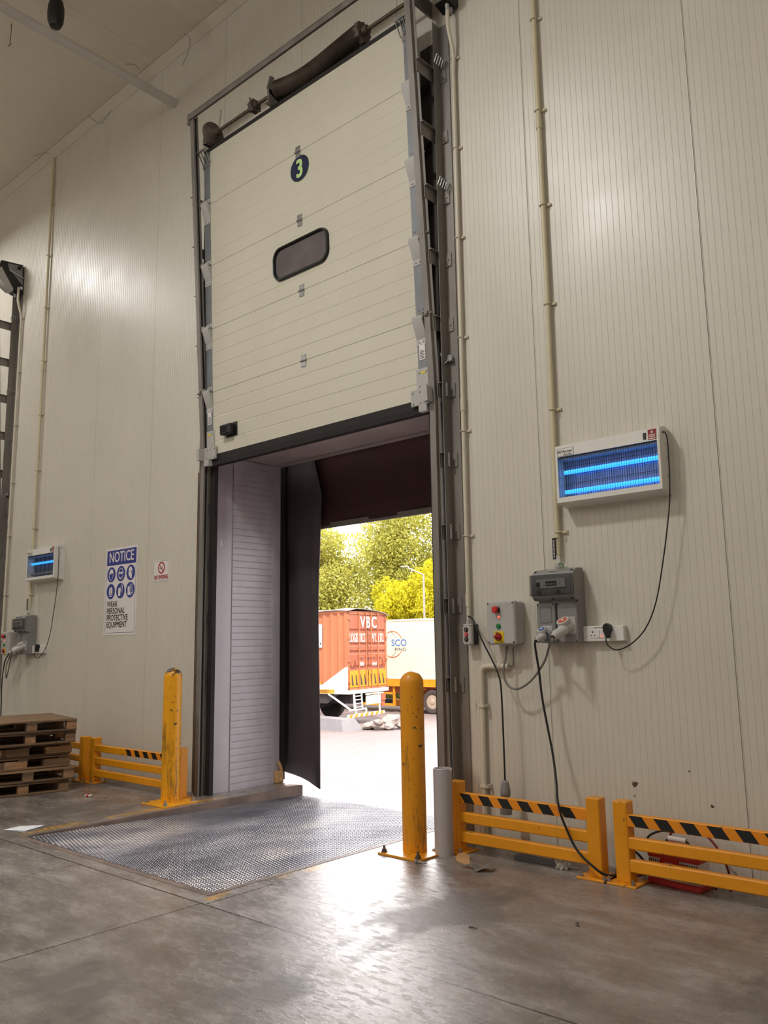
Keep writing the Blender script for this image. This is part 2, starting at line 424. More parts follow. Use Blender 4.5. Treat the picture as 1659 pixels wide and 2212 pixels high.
t = MB(); t.prism([(WY+.02, CEIL-.105), (WY-.006, CEIL-.105), (WY-.006, CEIL-.09), (WY-.085, CEIL-.006), (WY-.10, CEIL-.006), (WY-.10, CEIL+.005), (WY+.02, CEIL+.005)], (-16, 0, 0), (0,1,0), (0,0,1), 22)
for k in range(60):
    x = -13+k*.32
    t.bolt((x, WY-.006, CEIL-.098), (0,-1,0), .006, .004)
single('trim_1', t, M['trimw'], 'cream cove strip along the joint of wall and ceiling', 'trim', kind='structure')
w = MB(); w.b2(-16.15, -16, -9, WY+.1, 0, CEIL); single('wall_left', w, M['wall'], 'cream end wall beyond the left edge of the photo', 'wall', kind='structure')
w = MB(); w.b2(6, 6.15, -9, WY+.1, 0, CEIL); single('wall_right', w, M['wall'], 'cream end wall to the right of the camera', 'wall', kind='structure')
w = MB(); w.b2(-16.15, 6.15, -9.15, -9, 0, CEIL); single('wall_back', w, M['wall'], 'cream wall behind the camera', 'wall', kind='structure')
# floor with the leveller pit cut out
PX0, PX1, PY0, PY1 = -6.435, -4.115, 3.085, 5.95
f = MB()
xs = [-16, PX0, PX1, 6]; ys = [-9, PY0, WY+.06]
for i in range(3):
    for j in range(2):
        if i == 1 and j == 1: continue
        f.b2(xs[i], xs[i+1], ys[j], ys[j+1], -.25, 0)
f.b2(OX0-.01, PX0, WY+.06, PY1, -1.2, 0, 0); f.b2(PX1, OX1+.01, WY+.06, PY1, -1.2, 0, 0)
f.b2(PX0, PX1, PY0, PY1-.3, -.6, -.55)
single('floor', f, M['floor'], 'worn grey concrete warehouse floor with saw-cut joints and matt stains', 'floor', kind='structure')
g = MB(); e = .035
g.b2(PX0-e, PX0+.004, PY0-e, PY1+.003, -.12, .002); g.b2(PX1-.004, PX1+e, PY0-e, PY1+.003, -.12, .002); g.b2(PX0, PX1, PY0-e, PY0+.004, -.12, .002)
single('trim_2', g, mat('rusty_pit_angle', S(122,104,94), .6, .1, .3, 6), 'rusty steel angle edging the leveller pit', 'trim', kind='structure')
# sleeve of the doorway beyond the wall
tn = thing('trim_3', 'grey sheet-metal sleeve lining the dock doorway', 'door lining', (0,0,0), kind='structure')
b = MB()
b.b2(OX0-.05, OX0, WY-.0, WY+.26, 0.0, OZ)
n = 50; z0, z1 = .0, OZ
rows = []
for k in range(n):
    a = z0+(z1-z0)*k/n; h = (z1-z0)/n
    rows += [a+.004, a+h-.004]
prof = []
for k in range(n):
    a = z0+(z1-z0)*k/n; h = (z1-z0)/n
    prof += [(OX0+.008, a), (OX0+.008, a+.012), (OX0+.0085, a+h-.018), (OX0+.008, a+h-.010), (OX0+.003, a+h-.007), (OX0+.003, a+h-.004)]
b.grid([[(x, WY+.24, z) for x, z in prof], [(x, WY+.80, z) for x, z in prof]])
b.b2(OX0-.05, OX0+.014, WY+.77, WY+.88, 0, OZ)
b.b2(OX0-.05, OX0-.006, WY+.2, WY+.85, 0, OZ)
for k in range(12):
    b.bolt((OX0, WY+.235, .15+k*.28), (1,0,0), .006, .004); b.bolt((OX0+.014, WY+.81, .15+k*.28), (1,0,0), .006, .004)
obj('ribbed_side_sheet', b, M['liner'], tn, 'ribbed grey sheet with white scuffs')
b = MB(); b.b2(OX1, OX1+.05, WY, WY+.88, 0, OZ); obj('plain_side_sheet', b, M['liner'], tn)
b = MB(); b.b2(OX0-.06, OX1+.06, WY, WY+.80, OZ, OZ+.05); b.b2(OX0, OX1, WY+.79, WY+.88, OZ-.012, OZ+.05); obj('soffit', b, M['soffit'], tn, 'worn pinkish soffit sheet')
b = MB(); b.tube(cat_rom([(OX0+.03, WY+.85, .22), (OX0+.05, WY+.87, .16), (OX0+.04, WY+.89, .09), (OX0+.06, WY+.86, .02)], 5), .016, 6); b.box((OX0+.03, WY+.86, .06), (.06,.1,.12), None, .01)
obj('torn_foam_corner', b, M['cardb'], tn, 'torn foam at the foot of the sheet')

# yard outside
y = MB()
y.grid([[(-120, 5.96, GZ), (60, 5.96, GZ)], [(-120, 20, GZ), (60, 20, GZ)], [(-120, 26.2, GZ-.11), (60, 26.2, GZ-.11)], [(-120, 120, GZ-.11), (60, 120, GZ-.11)]])
y.grid([[(-16, 5.95, -1.2), (6, 5.95, -1.2)], [(-16, 5.95, -.25), (6, 5.95, -.25)]])
single('ground', y, M['yard'], 'bright sunlit concrete yard outside the dock', 'ground', kind='structure')
def yz(yy): return GZ if yy < 20 else GZ-.11*min(1, (yy-20)/6.2)

# ================================================================== DOCK LEVELLER
lv = thing('dock_leveler', 'grey steel tread-plate dock leveller sloping down through the open doorway', 'dock leveler', (-5.275, PY0, 0), (-math.atan2(.09, 2.85), 0, 0))
b = MB(); b.b2(-1.15, 1.15, .012, 2.86, -.02, -.003); 
cr = random.Random(2)
def lozenge(x, y, ang, a=.0125, w=.0042, h=.0030):
    d = V((cos(ang), sin(ang), 0)); e = V((-d.y, d.x, 0)); o = V((x, y, -.003))
    q = [b.bm.verts.new(o+k) for k in (d*a, e*w, -d*a, -e*w)]
    t_ = [b.bm.verts.new(o+k*.35+V((0,0,h))) for k in (d*a, e*w, -d*a, -e*w)]
    for i in range(4): b._f([q[i], q[(i+1) % 4], t_[(i+1) % 4], t_[i]])
    b._f(t_)
ca = cos(pi/4)
for i in range(-140, 141):
    for j in range(-75, 76):
        for k in (0, 1):
            p_, q_ = i*.031+(.0155 if j % 2 else 0)+k*.0155, j*.029
            x_, y_ = (p_-q_)*ca, (p_+q_)*ca+1.43
            if -1.135 < x_ < 1.135 and .03 < y_ < 2.84: lozenge(x_, y_, pi/4+(pi/2 if k else 0))
obj('tread_deck', b, M['tread'], lv)
b = MB(); b.b2(-1.14, 1.14, 2.80, 2.90, -.10, -.021); obj('lip_hinge', b, M['galvd'], lv)

# ================================================================== DOCK SHELTER
sh = thing('dock_shelter', 'dark rubber dock shelter curtains hanging outside the doorway', 'dock shelter', (-5.32, 6.05, 0))
b = MB()
def flap(sx, bend):
    rows = []
    for k in range(15):
        z = .085+k*(3.0-.085)/14
        rows.append([(sx*(1.52-i*.118-(.02*sin(z*2.2) if i == 5 else 0)), .02+.045*sin(i*.75+z*bend)*(.3 if z > 2.4 else 1)-i*.006, z+(-.022*max(i,0)*(1 if z < .2 else .3) if z < .5 else 0)) for i in range(-3,6)])
    rows.append([(sx*(1.52-i*.118+(0.0 if i < 5 else 0)), .02-i*.004, 3.02+.0*i) for i in range(-3,6)])
    rows.append([(sx*(1.52-i*.118*.80), .02-i*.004, 3.42) for i in range(-3,6)])
    return rows
b.grid(flap(-1, 1.1)); o = obj('side_curtain', b, M['curt'], sh)
m = o.modifiers.new('thickness', 'SOLIDIFY'); m.thickness = .012
b = MB(); b.grid(flap(1, .9)); o = obj('side_curtain', b, M['curt'], sh)
m = o.modifiers.new('thickness', 'SOLIDIFY'); m.thickness = .012
b = MB()
b.grid([[(-1.75+i*.25, .11+.012*sin(i*1.7+k), 2.67+k*.17) for i in range(15)] for k in range(6)])
o = obj('head_curtain', b, M['maroon'], sh, 'dark maroon head curtain'); m = o.modifiers.new('thickness', 'SOLIDIFY'); m.thickness = .012
b = MB(); b.b2(-1.75, 1.75, .095, .128, 2.645, 2.70); obj('hem_strip', b, M['scrap'], sh, 'frayed grey hem of the head curtain')
b = MB(); b.b2(-1.80, -1.46, -.10, -.03, .02, 3.5); b.b2(1.46, 1.80, -.10, -.03, .02, 3.5); b.b2(-1.8, 1.8, -.10, .12, 3.44, 3.62); b.b2(-1.86, -1.78, -.1, .14, 0.02, 3.6); b.b2(1.78, 1.86, -.1, .14, 0.02, 3.6)
obj('shelter_frame', b, M['rubber'], sh)

# ================================================================== SECTIONAL DOOR
DA = math.atan2(.12, 3.3)
dr = thing('door_1', 'raised cream sectional dock door numbered 3 with a small window', 'dock door', (-5.32, 4.95, 3.30), (DA, 0, 0), kind='structure')
HW = 1.345; SEAM = [.02, .672, 1.342, 2.028, 2.712, 3.305]
for i in range(5):
    za, zb = SEAM[i]+.002, SEAM[i+1]-.002
    prof = [(0, za), (0, za+.004)]
    for q in range(1, 5):
        zz = za+(zb-za)*q/5
        prof += [(0, zz-.011), (0, zz-.004), (.0022, zz), (0, zz+.004), (0, zz+.011)]
    prof += [(0, zb-.004), (0, zb)]
    s = MB()
    s.grid([[(-HW, d, z) for d, z in prof], [(HW, d, z) for d, z in prof]])
    s.grid([[(-HW, 0, za), (-HW, .045, za), (-HW, .045, zb), (-HW, 0, zb)], [(HW, 0, za), (HW, .045, za), (HW, .045, zb), (HW, 0, zb)]], closed_u=False)
    sec = obj('door_section', s, M['door'], dr)
    for sx in (-1, 1):
        e = MB(); e.b2(sx*HW, sx*(HW+.098), -.004, .045, za+.002, zb-.002)
        for zz in (za+.03, za+.08, zb-.03, zb-.08):
            for xx in (.03, .075): e.bolt((sx*(HW+xx), -.004, zz), (0,-1,0), .008, .006)
        obj('end_cap', e, M['grey'], sec)
def hinge(x, z):
    h = MB(); h.box((x, -.004, z+.032), (.062,.005,.05)); h.box((x, -.004, z-.032), (.062,.005,.05)); h.cyl((x-.036, -.010, z), (x+.036, -.010, z), .010, None, 10)
    for dx in (-.02, .02):
        for dz in (-.042, .042): h.bolt((x+dx, -.006, z+dz), (0,-1,0), .006, .004)
    obj('hinge', h, M['zinc'], dr)
for i in range(1, 5): hinge(.015, SEAM[i])
# roller brackets at the seams, on both edges
for sx in (-1, 1):
    for i in range(1, 5):
        z = SEAM[i]; h = MB(); x0, x1 = (HW-.004, HW+.098)
        x0, x1 = (x0, x1) if sx > 0 else (-x1, -x0)
        h.prism([(-.004, -.01), (-.046, -.006), (-.050, .018), (-.054, .016), (-.054, -.012), (-.0, -.165), (-.0, -.15)], (x0, -.002, z), (0,1,0), (0,0,1), x1-x0)
        h.b2(x0, x1, -.008, -.003, z-.21, z-.16); h.b2(x0+.02, x1, -.008, -.003, z+.02, z+.06)
        for xx in (x0+.03, x1-.03): h.bolt((xx, -.008, z-.185), (0,-1,0), .009, .007); h.bolt((xx, -.008, z+.045), (0,-1,0), .009, .007)
        br = obj('roller_bracket', h, M['ltgrey'], dr)
        r = MB(); r.cyl((sx*(HW+.05), -.045, z+.012), (sx*(HW+.20), -.045, z+.012), .008, None, 8); r.cyl((sx*(HW+.13), -.045, z+.012), (sx*(HW+.16), -.045, z+.012), .024, None, 14); r.box((sx*(HW+.085), -.04, z+.012), (.05,.03,.05))
        obj('roller', r, M['galvd'], br)
    # top slotted brackets
    h = MB(); xa, xb = (HW-.02, HW+.1)
    for q in range(4):
        xx = sx*(xa+(xb-xa)*q/3); h.beam((xx, -.01, 3.18), (xx, -.075, 3.30), .012, .006, (1,0,0))
    h.beam((sx*(xa-.01), -.075, 3.30), (sx*(xb+.06), -.075, 3.30), .02, .02); h.box((sx*(HW+.05), -.006, 3.16), (.12,.006,.05))
    obj('top_bracket', h, M['zinc'], dr)
    # bottom corner brackets with cable anchor
    h = MB(); h.b2(sx*(HW-.07), sx*(HW+.14), -.03, -.012, -.03, .10); h.b2(sx*(HW+.11), sx*(HW+.15), -.10, -.01, -.03, .09); h.b2(sx*(HW-.02), sx*(HW+.098), -.010, -.004, .10, .27); h.b2(sx*(HW+.02), sx*(HW+.10), -.05, -.0, -.09, -.03)
    for xx in (-.05, .02, .07):
        for zz in (-.012, .08): h.bolt((sx*(HW+xx), -.03, zz), (0,-1,0), .010, .008)
    for zz in (.13, .24):
        for xx in (.01, .08): h.bolt((sx*(HW+xx), -.010, zz), (0,-1,0), .009, .007)
    obj('corner_bracket', h, M['ltgrey'], dr)
    h = MB(); h.b2(sx*(HW+.02), sx*(HW+.08), -.0085, -.0048, .34, .50); h.mi = 1
    for q in range(6): h.b2(sx*(HW+.028), sx*(HW+.072-.01*(q % 2)), -.0095, -.008, .352+q*.012, .357+q*.012)
    h.tube([(sx*(HW+.05)+.014*sx*a, -.0092, .465+bb) for a, bb in ((-1,0),(1,0),(0,.022))], .0012, 5, closed=True)
    obj('warning_sticker', h, [M['signw'], M['ink']], dr, 'small white warning sticker')
    h = MB(); h.b2(sx*(HW+.03), sx*(HW+.075), -.0118, -.010, .225, .243); obj('yellow_mark', h, M['yplate'], dr, 'small yellow sticker')
b = MB(); b.b2(-HW-.10, HW+.10, -.004, .05, 3.303, 3.345); obj('top_seal', b, M['black'], dr)
b = MB(); b.b2(-HW-.08, HW+.08, .0, .05, -.045, .02); b.prism([(-.005,-.045), (.055,-.045), (.05,-.09), (.025,-.105), (0,-.09)], (-HW-.08,0,0), (0,1,0), (0,0,1), 2*HW+.16)
for xx in (1.15, 1.22): b.bolt((xx, .0, -.06), (0,-1,0), .012, .006)
obj('bottom_seal', b, M['rubber'], dr)
# numbered disc
d = MB(); d.cyl((.033, 0, 2.540), (.033, -.004, 2.540), .127, None, 40); disc = obj('number_disc', d, M['navy'], dr, 'navy disc with a pale 3')
d = MB(); d.text('3', (.033, -.0045, 2.532), size=.245, bold=.034, sx=.80); obj('numeral', d, M['lime'], disc)
d = MB(); d.tube([(.033+.129*cos(a*pi/24), -.002, 2.540+.129*sin(a*pi/24)) for a in range(48)], .0022, 5, closed=True); obj('rim', d, M['lime'], disc)
# window
def rrect(w, h, r, n=10):
    P = []
    for cx, cz, a0 in ((w-r, h-r, 0), (-w+r, h-r, pi/2), (-w+r, -h+r, pi), (w-r, -h+r, 1.5*pi)):
        P += [(cx+r*cos(a0+pi/2*k/n), cz+r*sin(a0+pi/2*k/n)) for k in range(n+1)]
    return P
WX, WZ = .015, 1.685
o1, o2, o3 = rrect(.375, .168, .108), rrect(.342, .138, .085), rrect(.335, .13, .08)
b = MB(); b.grid([[(WX+x, -.002, WZ+z) for x, z in o1], [(WX+x, -.026, WZ+z) for x, z in rrect(.368, .161, .105)], [(WX+x, -.028, WZ+z) for x, z in rrect(.352, .147, .092)], [(WX+x, .03, WZ+z) for x, z in o3]], closed_u=True)
wf = obj('window_frame', b, M['black'], dr)
b = MB(); b.prism(o2, (WX, -.003, WZ), (1,0,0), (0,0,1), .002); obj('window_pane', b, M['pane'], wf)
b = MB(); b.grid([[(WX+x, -.001, WZ+z) for x, z in rrect(.33,.126,.075)], [(WX+x, -.005, WZ+z) for x, z in rrect(.32,.117,.07)], [(WX+x, -.001, WZ+z) for x, z in rrect(.308,.105,.06)]], closed_u=True); obj('pane_bead', b, M['pane'], wf)
# flush pull handle
b = MB(); b.b2(-1.135, -.955, -.008, 0, .155, .295, .004); b.b2(-1.15, -.99, -.075, -.006, .175, .275, .01)
h = obj('pull_handle', b, M['black'], dr)
b = MB(); b.b2(-1.135, -1.035, -.0762, -.074, .195, .255); obj('handle_slot', b, mat('dark_slot', S(8,8,8), .9), h)

# ================================================================== TRACKS, SHAFT, SPRING
tf = thing('door_track_frame', 'grey steel track frame standing off the wall around dock door 3', 'door track', (-5.32, WY, 0))
def ty(z):   # local y of the track: leans into the room above the opening
    return -.10 if z < 3.3 else -.10-.062*(z-3.3)
def track(sx):
    b = MB(); X = sx*1.49
    P = [(0, ty(0)), (3.3, ty(3.3)), (7.02, ty(7.02))]
    for i in range(2):
        a, c = V((X, P[i][1], P[i][0])), V((X, P[i+1][1], P[i+1][0]))
        b.beam(a+V((sx*.026,0,0)), c+V((sx*.026,0,0)), .004, .06, (1,0,0))
        b.beam(a+V((0,.03,0)), c+V((0,.03,0)), .052, .004, (1,0,0)) if False else None
        for (dx, dy, wx, wy) in ((sx*.026, 0, .005, .062), (0, .029, .056, .005), (0, -.029, .056, .005), (-sx*.026, -.022, .005, .018), (-sx*.026, .022, .005, .018)):
            u = V((dx, dy, 0)); d = c-a
            q = [a+u+V((ex*wx/2, ey*wy/2, 0)) for ex, ey in ((-1,-1),(1,-1),(1,1),(-1,1))]
            b.grid([q, [p+d for p in q]], closed_u=True)
    return b
for sx in (-1, 1): obj('vertical_track', track(sx), M['galvd'], tf)
b = MB(); b.b2(-1.53, 1.53, ty(7)-.045, ty(7)-.038, 6.975, 7.04); b.b2(-1.53, 1.53, ty(7)-.045, ty(7)+.03, 7.036, 7.042); b.b2(-1.545,-1.515, ty(7)-.05, ty(7)+.03, 6.93, 7.042)
obj('top_bar', b, M['galvd'], tf)
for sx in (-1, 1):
    b = MB(); b.b2(sx*1.57, sx*1.665, -.014, -.006, 0, 6.56); b.b2(sx*1.57, sx*1.576, -.105, -.006, 0, 6.56)
    obj('wall_angle', b, M['galvd'], tf)
    b = MB(); b.b2(sx*1.39, sx*1.46, -.05, -.005, 0, 3.36); obj('side_seal', b, M['rubber'], tf, 'black rubber strip at the jamb')
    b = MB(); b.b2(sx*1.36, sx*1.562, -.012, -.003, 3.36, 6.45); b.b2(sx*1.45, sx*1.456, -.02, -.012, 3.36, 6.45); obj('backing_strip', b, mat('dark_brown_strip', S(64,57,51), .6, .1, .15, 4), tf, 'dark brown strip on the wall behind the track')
    if sx < 0:
        b = MB(); b.b2(-1.665, -1.575, -.028, -.016, 0, 3.36); b.b2(-1.700, -1.690, -.03, -.0, 0, 3.2); obj('jamb_cover', b, mat('rusty_edge', S(120,86,60), .6, .2, .3, 8), tf, 'rust edged cover strip')
    for z in (1.10, 1.68, 2.24, 2.80, 3.36, 3.90, 4.45, 4.99, 5.53, 6.08):
        y0 = ty(z)-.02; b = MB(); X = sx*1.535
        b.prism([(y0, z-.055), (y0, z+.055), (-.02, z+.055-.0), (-.02, z-.055)], (X, 0, 0), (0,1,0), (0,0,1), .005)
        if z < 3.5: b.b2(sx*1.505, sx*1.60, ty(z)+.028, ty(z)+.034, z-.055, z+.055)
        b.b2(X, X+sx*.10, -.022, -.015, z-.055, z+.055); b.b2(X, X+sx*.035, y0, -.02, z+.05, z+.055)
        for yy in (y0+.03, -.04): b.bolt((X+.006, yy, z), (1,0,0), .008, .006)
        b.bolt((X+sx*.07, -.022, z), (0,-1,0), .009, .007)
        obj('wall_bracket', b, M['galvd'], tf)
for z in (6.10, 5.0):
    b = MB()
    for q in range(4): b.tube([(1.60, -.13+q*.03, z+.06), (1.63, -.13+q*.03, z+.12)], .004, 5)
    b.tube([(1.63, -.13, z+.12), (1.63, -.04, z+.12)], .004, 5); obj('slotted_clip', b, M['zinc'], tf)
b = MB(); b.cyl((1.60, -.028, 3.62), (1.60, -.045, 3.62), .03, None, 12); b.tube(cat_rom([(1.60,-.04,3.62), (1.57,-.07,3.58), (1.55,-.09,3.66)]), .006, 6); b.bolt((1.62,-.028,3.6), (0,-1,0), .012, .03)
obj('cable_clamp', b, M['zinc'], tf)

nb = tf.copy(); COL.objects.link(nb); nb.location.x -= 7.78; nb.location.z -= .045
nb['label'] = 'grey steel track frame of the neighbouring door at the left edge of the photo'
for ch in kids(tf):
    if ch.name.startswith(('top_bar','backing_strip','jamb_cover')) or sum(v.co.x for v in ch.data.vertices) < 0: continue
    c_ = ch.copy(); COL.objects.link(c_); c_.parent = nb
tf['group'] = nb['group'] = 'door track frames'
ta = thing('torsion_shaft', 'keyed steel lifting shaft above the raised door with a sagging black spring', 'door shaft', (-5.32, 4.85, 6.80))
b = MB(); b.cyl((-1.36, 0, 0), (1.55, 0, 0), .0165, None, 12); b.box((.1, -.017, 0), (2.9, .004, .008)); obj('shaft', b, M['shaft'], ta)
# cable drum, cone with wound grooves
b = MB(); pr = []
for k in range(9): pr += [(.124-.010*k, .0+.0055*k), (.1215-.010*k, .005+.0055*k), (.117-.010*k, .004+.0055*k)]
b.lathe((-1.30, 0, 0), (1,0,0), [(.128, -.035), (.131, -.03), (.128, -.005)]+pr+[(.036, .052), (.034, .085), (.02, .09)], 36); obj('cable_drum', b, M['rust'], ta)
b = MB(); b.tube(cat_rom([(-1.18,-.02,.03), (-1.175,-.02,.1), (-1.16,-.02,.17), (-1.175,-.02,.21)]), .003, 5); obj('loose_cable_end', b, M['cable'], ta)
b = MB(); b.b2(-1.43,-1.37,-.05,.19,-.10,-.03); b.b2(-1.41,-1.39,-.06,.19,-.10,.05); obj('drum_bracket', b, M['galvd'], ta)
def lobed(x, r, n, th):
    bb = MB(); P = []
    for k in range(n*6):
        a = 2*pi*k/(n*6); P.append(((r*(1+.16*max(0, cos(n*a))))*cos(a), (r*(1+.16*max(0, cos(n*a))))*sin(a)))
    bb.prism(P, (x, 0, 0), (0,1,0), (0,0,1), th); return bb
b = lobed(-.665, .062, 6, .05); b.cyl((-.70,0,0), (-.58,0,0), .035, None, 12)
for k in range(3):
    a = k*2.1; b.cyl((-.655, .05*cos(a), .05*sin(a)), (-.655, .095*cos(a), .095*sin(a)), .008, None, 6)
obj('coupling', b, M['rust'], ta)
# spring: ridged tube that sags between its cones
ax = []
for k in range(721):
    q = k/720; x = -.27+1.11*q
    sag = -.055*sin(pi*q)**1.0-.012*sin(2*pi*q)
    ax.append((x, 0, sag))
rad = [.087+.0052*cos(2*pi*k/8.0) for k in range(721)]
b = MB(); b.tube(ax, rad, 20); obj('torsion_spring', b, M['spring'], ta)
b = lobed(.83, .085, 8, .05); b.cyl((.80,0,0), (.93,0,0), .04, None, 12)
b.lathe((.884,.035,.02), (1,0,0), [(.014,0), (.014,.006)], 10); obj('winding_cone', b, M['rust'], ta)
b = lobed(-.335, .09, 5, .035)
for k in range(5): b.bolt((-.335, .075*cos(k*1.25), .075*sin(k*1.25)), (-1,0,0), .012, .012)
b.cyl((-.39,0,0), (-.26,0,0), .04, None, 12); obj('anchor_cone', b, M['rust'], ta)
b = MB(); b.b2(-.315,-.30,-.10,.19,-.14,.02); b.b2(-.36,-.26,.17,.20,-.16,.12); b.b2(-.36,-.30,-.10,-.02,-.155,-.14); b.beam((-.31,-.09,-.02), (-.25,-.1,.08), .05, .012); obj('anchor_bracket', b, M['galvd'], ta)
b = MB(); b.b2(1.48,1.50,-.06,.19,-.10,.06); obj('bearing_plate', b, M['galvd'], ta)

# ---------------------------------------------------------------- operator (motor) beside the right post
def operator():
    t = thing('door_operator', 'black and white door opener above the conduit at the top edge, right of door 3', 'door opener', (-3.56, WY, 6.68), group='door openers')
    off = lambda P: [(yy-WY-.075, zz-6.56) for yy, zz in P]
    blk = off([(4.79,6.95),(5.10,6.98),(5.11,6.92),(5.125,6.85),(5.125,6.54),(5.09,6.505),(4.99,6.525),(4.96,6.54),(4.80,6.83),(4.76,6.86)])
    b = MB(); b.prism(blk, (-.12, 0, 0), (0,1,0), (0,0,1), .13); obj('motor_body', b, M['black'], t)
    wht = off([(4.79,6.85),(4.745,6.80),(4.74,6.74),(4.78,6.66),(4.85,6.58),(4.92,6.535),(4.97,6.535),(4.975,6.57)])
    b = MB(); b.prism(wht, (-.125, 0, 0), (0,1,0), (0,0,1), .140); obj('white_cover', b, M['ltgrey'], t)
    b = MB(); b.prism(off([(4.88,6.93),(5.09,6.955),(5.10,6.78),(5.11,6.66),(5.05,6.71),(4.98,6.78),(4.90,6.84)]), (.011,0,0), (0,1,0), (0,0,1), .004); obj('side_plate', b, M['midgrey'], t)
    b = MB(); b.beam((.024, *off([(4.90,6.83)])[0]), (.024, *off([(5.12,6.77)])[0]), .02, .006, (1,0,0))
    for k in range(5):
        q = .1+.2*k; p = V((.024, *off([(4.90,6.83)])[0])).lerp(V((.024, *off([(5.12,6.77)])[0])), q); b.bolt(p+V((.004,0,0)), (1,0,0), .004, .002)
    obj('slotted_strap', b, M['zinc'], t)
    b = MB(); p = off([(5.04,6.91)])[0]; b.cyl((.01, *p), (.06, *p), .026, None, 14); b.cyl((.06, *p), (.075, *p), .018, None, 12); obj('drive_stub', b, M['black'], t)
    b = MB(); p = off([(5.09,6.62)])[0]; b.b2(.0105,.013,p[0]-.018,p[0]+.018,p[1]-.022,p[1]+.022); obj('rating_label', b, M['signw'], t)
    b = MB()
    for q in (5.02, 5.07):
        p = off([(q,6.515)])[0]; b.cyl((-.03, p[0], p[1]), (-.03, p[0], p[1]-.05), .017, .014, 12)
    obj('cable_gland', b, M['ltgrey'], t)
    return t
op = operator()
dup(op, (-7.88, 0, -.125), 'black and white door opener on the wall at the left edge of the photo')

# ---------------------------------------------------------------- conduits with clips
def conduit(name, pts, r, clips, m, label, cat='conduit', coll=(), group=None):
    o = V(pts[-1]); t = thing(name, label, cat, o, group=group)
    b = MB(); b.tube([V(p)-o for p in pts], r, 12); obj('pipe', b, m, t)
    for z, x in clips:
        c = MB(); p = V((x, WY, z))-o; yc = -.032
        c.tube([(p.x+(r+.004)*cos(a), p.y+yc+(r+.004)*sin(a), p.z) for a in [pi*k/8 for k in range(8, 17)]], .006, 6)
        c.b2(p.x+r, p.x+r+.035, p.y-.014, p.y-.002, p.z-.010, p.z+.010); c.b2(p.x-r-.014, p.x-r+.004, p.y-.014, p.y-.002, p.z-.010, p.z+.010)
        c.cyl((p.x+r+.022, p.y-.012, p.z), (p.x+r+.022, p.y-.018, p.z), .008, None, 8)
        obj('clip', c, m, t)
    for z, x in coll:
        c = MB(); p = V((x, WY, z))-o; c.cyl((p.x, p.y-.032, p.z-.05), (p.x, p.y-.032, p.z+.05), r+.004, None, 12); obj('coupler', c, m, t)
    return t
ZC = [7.65, 6.88, 6.108, 5.341, 4.575, 3.806, 3.02, 2.148]
cA = conduit('wall_conduit', [(-2.83, WY-.032, 8.37), (-2.83, WY-.032, 4.0), (-2.845, WY-.032, 1.99)], .019, [(z, -2.832-.0) for z in ZC], M['pvcy'],
  'yellowed plastic conduit running down the wall past the right insect killer', coll=[(5.24, -2.83)], group='tall wall conduits')
dup(cA, (-7.80, 0, -.03), 'yellowed plastic conduit running down the wall past the left insect killer')
pB = [(-3.59, WY-.10, 6.63), (-3.592, WY-.10, 6.52), (-3.592, WY-.098, 6.44), (-3.587, WY-.085, 6.36), (-3.585, WY-.05, 6.25), (-3.59, WY-.034, 6.17), (-3.598, WY-.032, 6.05), (-3.606, WY-.032, 4.0), (-3.618, WY-.032, 1.58)]
cB = conduit('operator_conduit', pB, .0165, [(z, -3.604-.004*(6-z)/1.5) for z in (6.185, 5.376, 4.597, 3.764, 3.011, 2.2)], M['pvc'], 'cream plastic conduit dropping from the door opener to the push-button box', coll=[(3.22, -3.61), (1.72, -3.618)], group='opener conduits')
dup(cB, (-7.78, 0, -.045), 'cream plastic conduit dropping from the left door opener at the photo edge')
pE = [(-3.285, WY-.034, 1.235)]+[(-3.47-.05*sin(a), WY-.034, 1.185+.05*cos(a)) for a in [pi/2*k/6 for k in range(7)]]+[(-3.522, WY-.034, .9), (-3.532, WY-.034, .0)]
cE = thing('floor_conduit', 'cream conduit elbow rising from the floor to below the control box', 'conduit', (-3.52, WY, 0))
b = MB(); b.tube([V(p)-V((-3.52, WY, 0)) for p in pE], .021, 12); obj('pipe', b, M['pvc'], cE)
for z in (.957, .40):
    b = MB(); b.box((-.002, -.056, z), (.075, .008, .024)); b.bolt((-.045+.012,-.058,z)); b.bolt((.03,-.058,z)); b.b2(-.045,-.032,-.06,0,z-.012,z+.012); b.b2(.028,.041,-.06,0,z-.012,z+.012); obj('clip', b, M['pvc'], cE)
b = MB(); b.cyl((.13,-.034,1.235), (.17,-.034,1.235), .025, None, 12); obj('coupler', b, M['pvc'], cE)

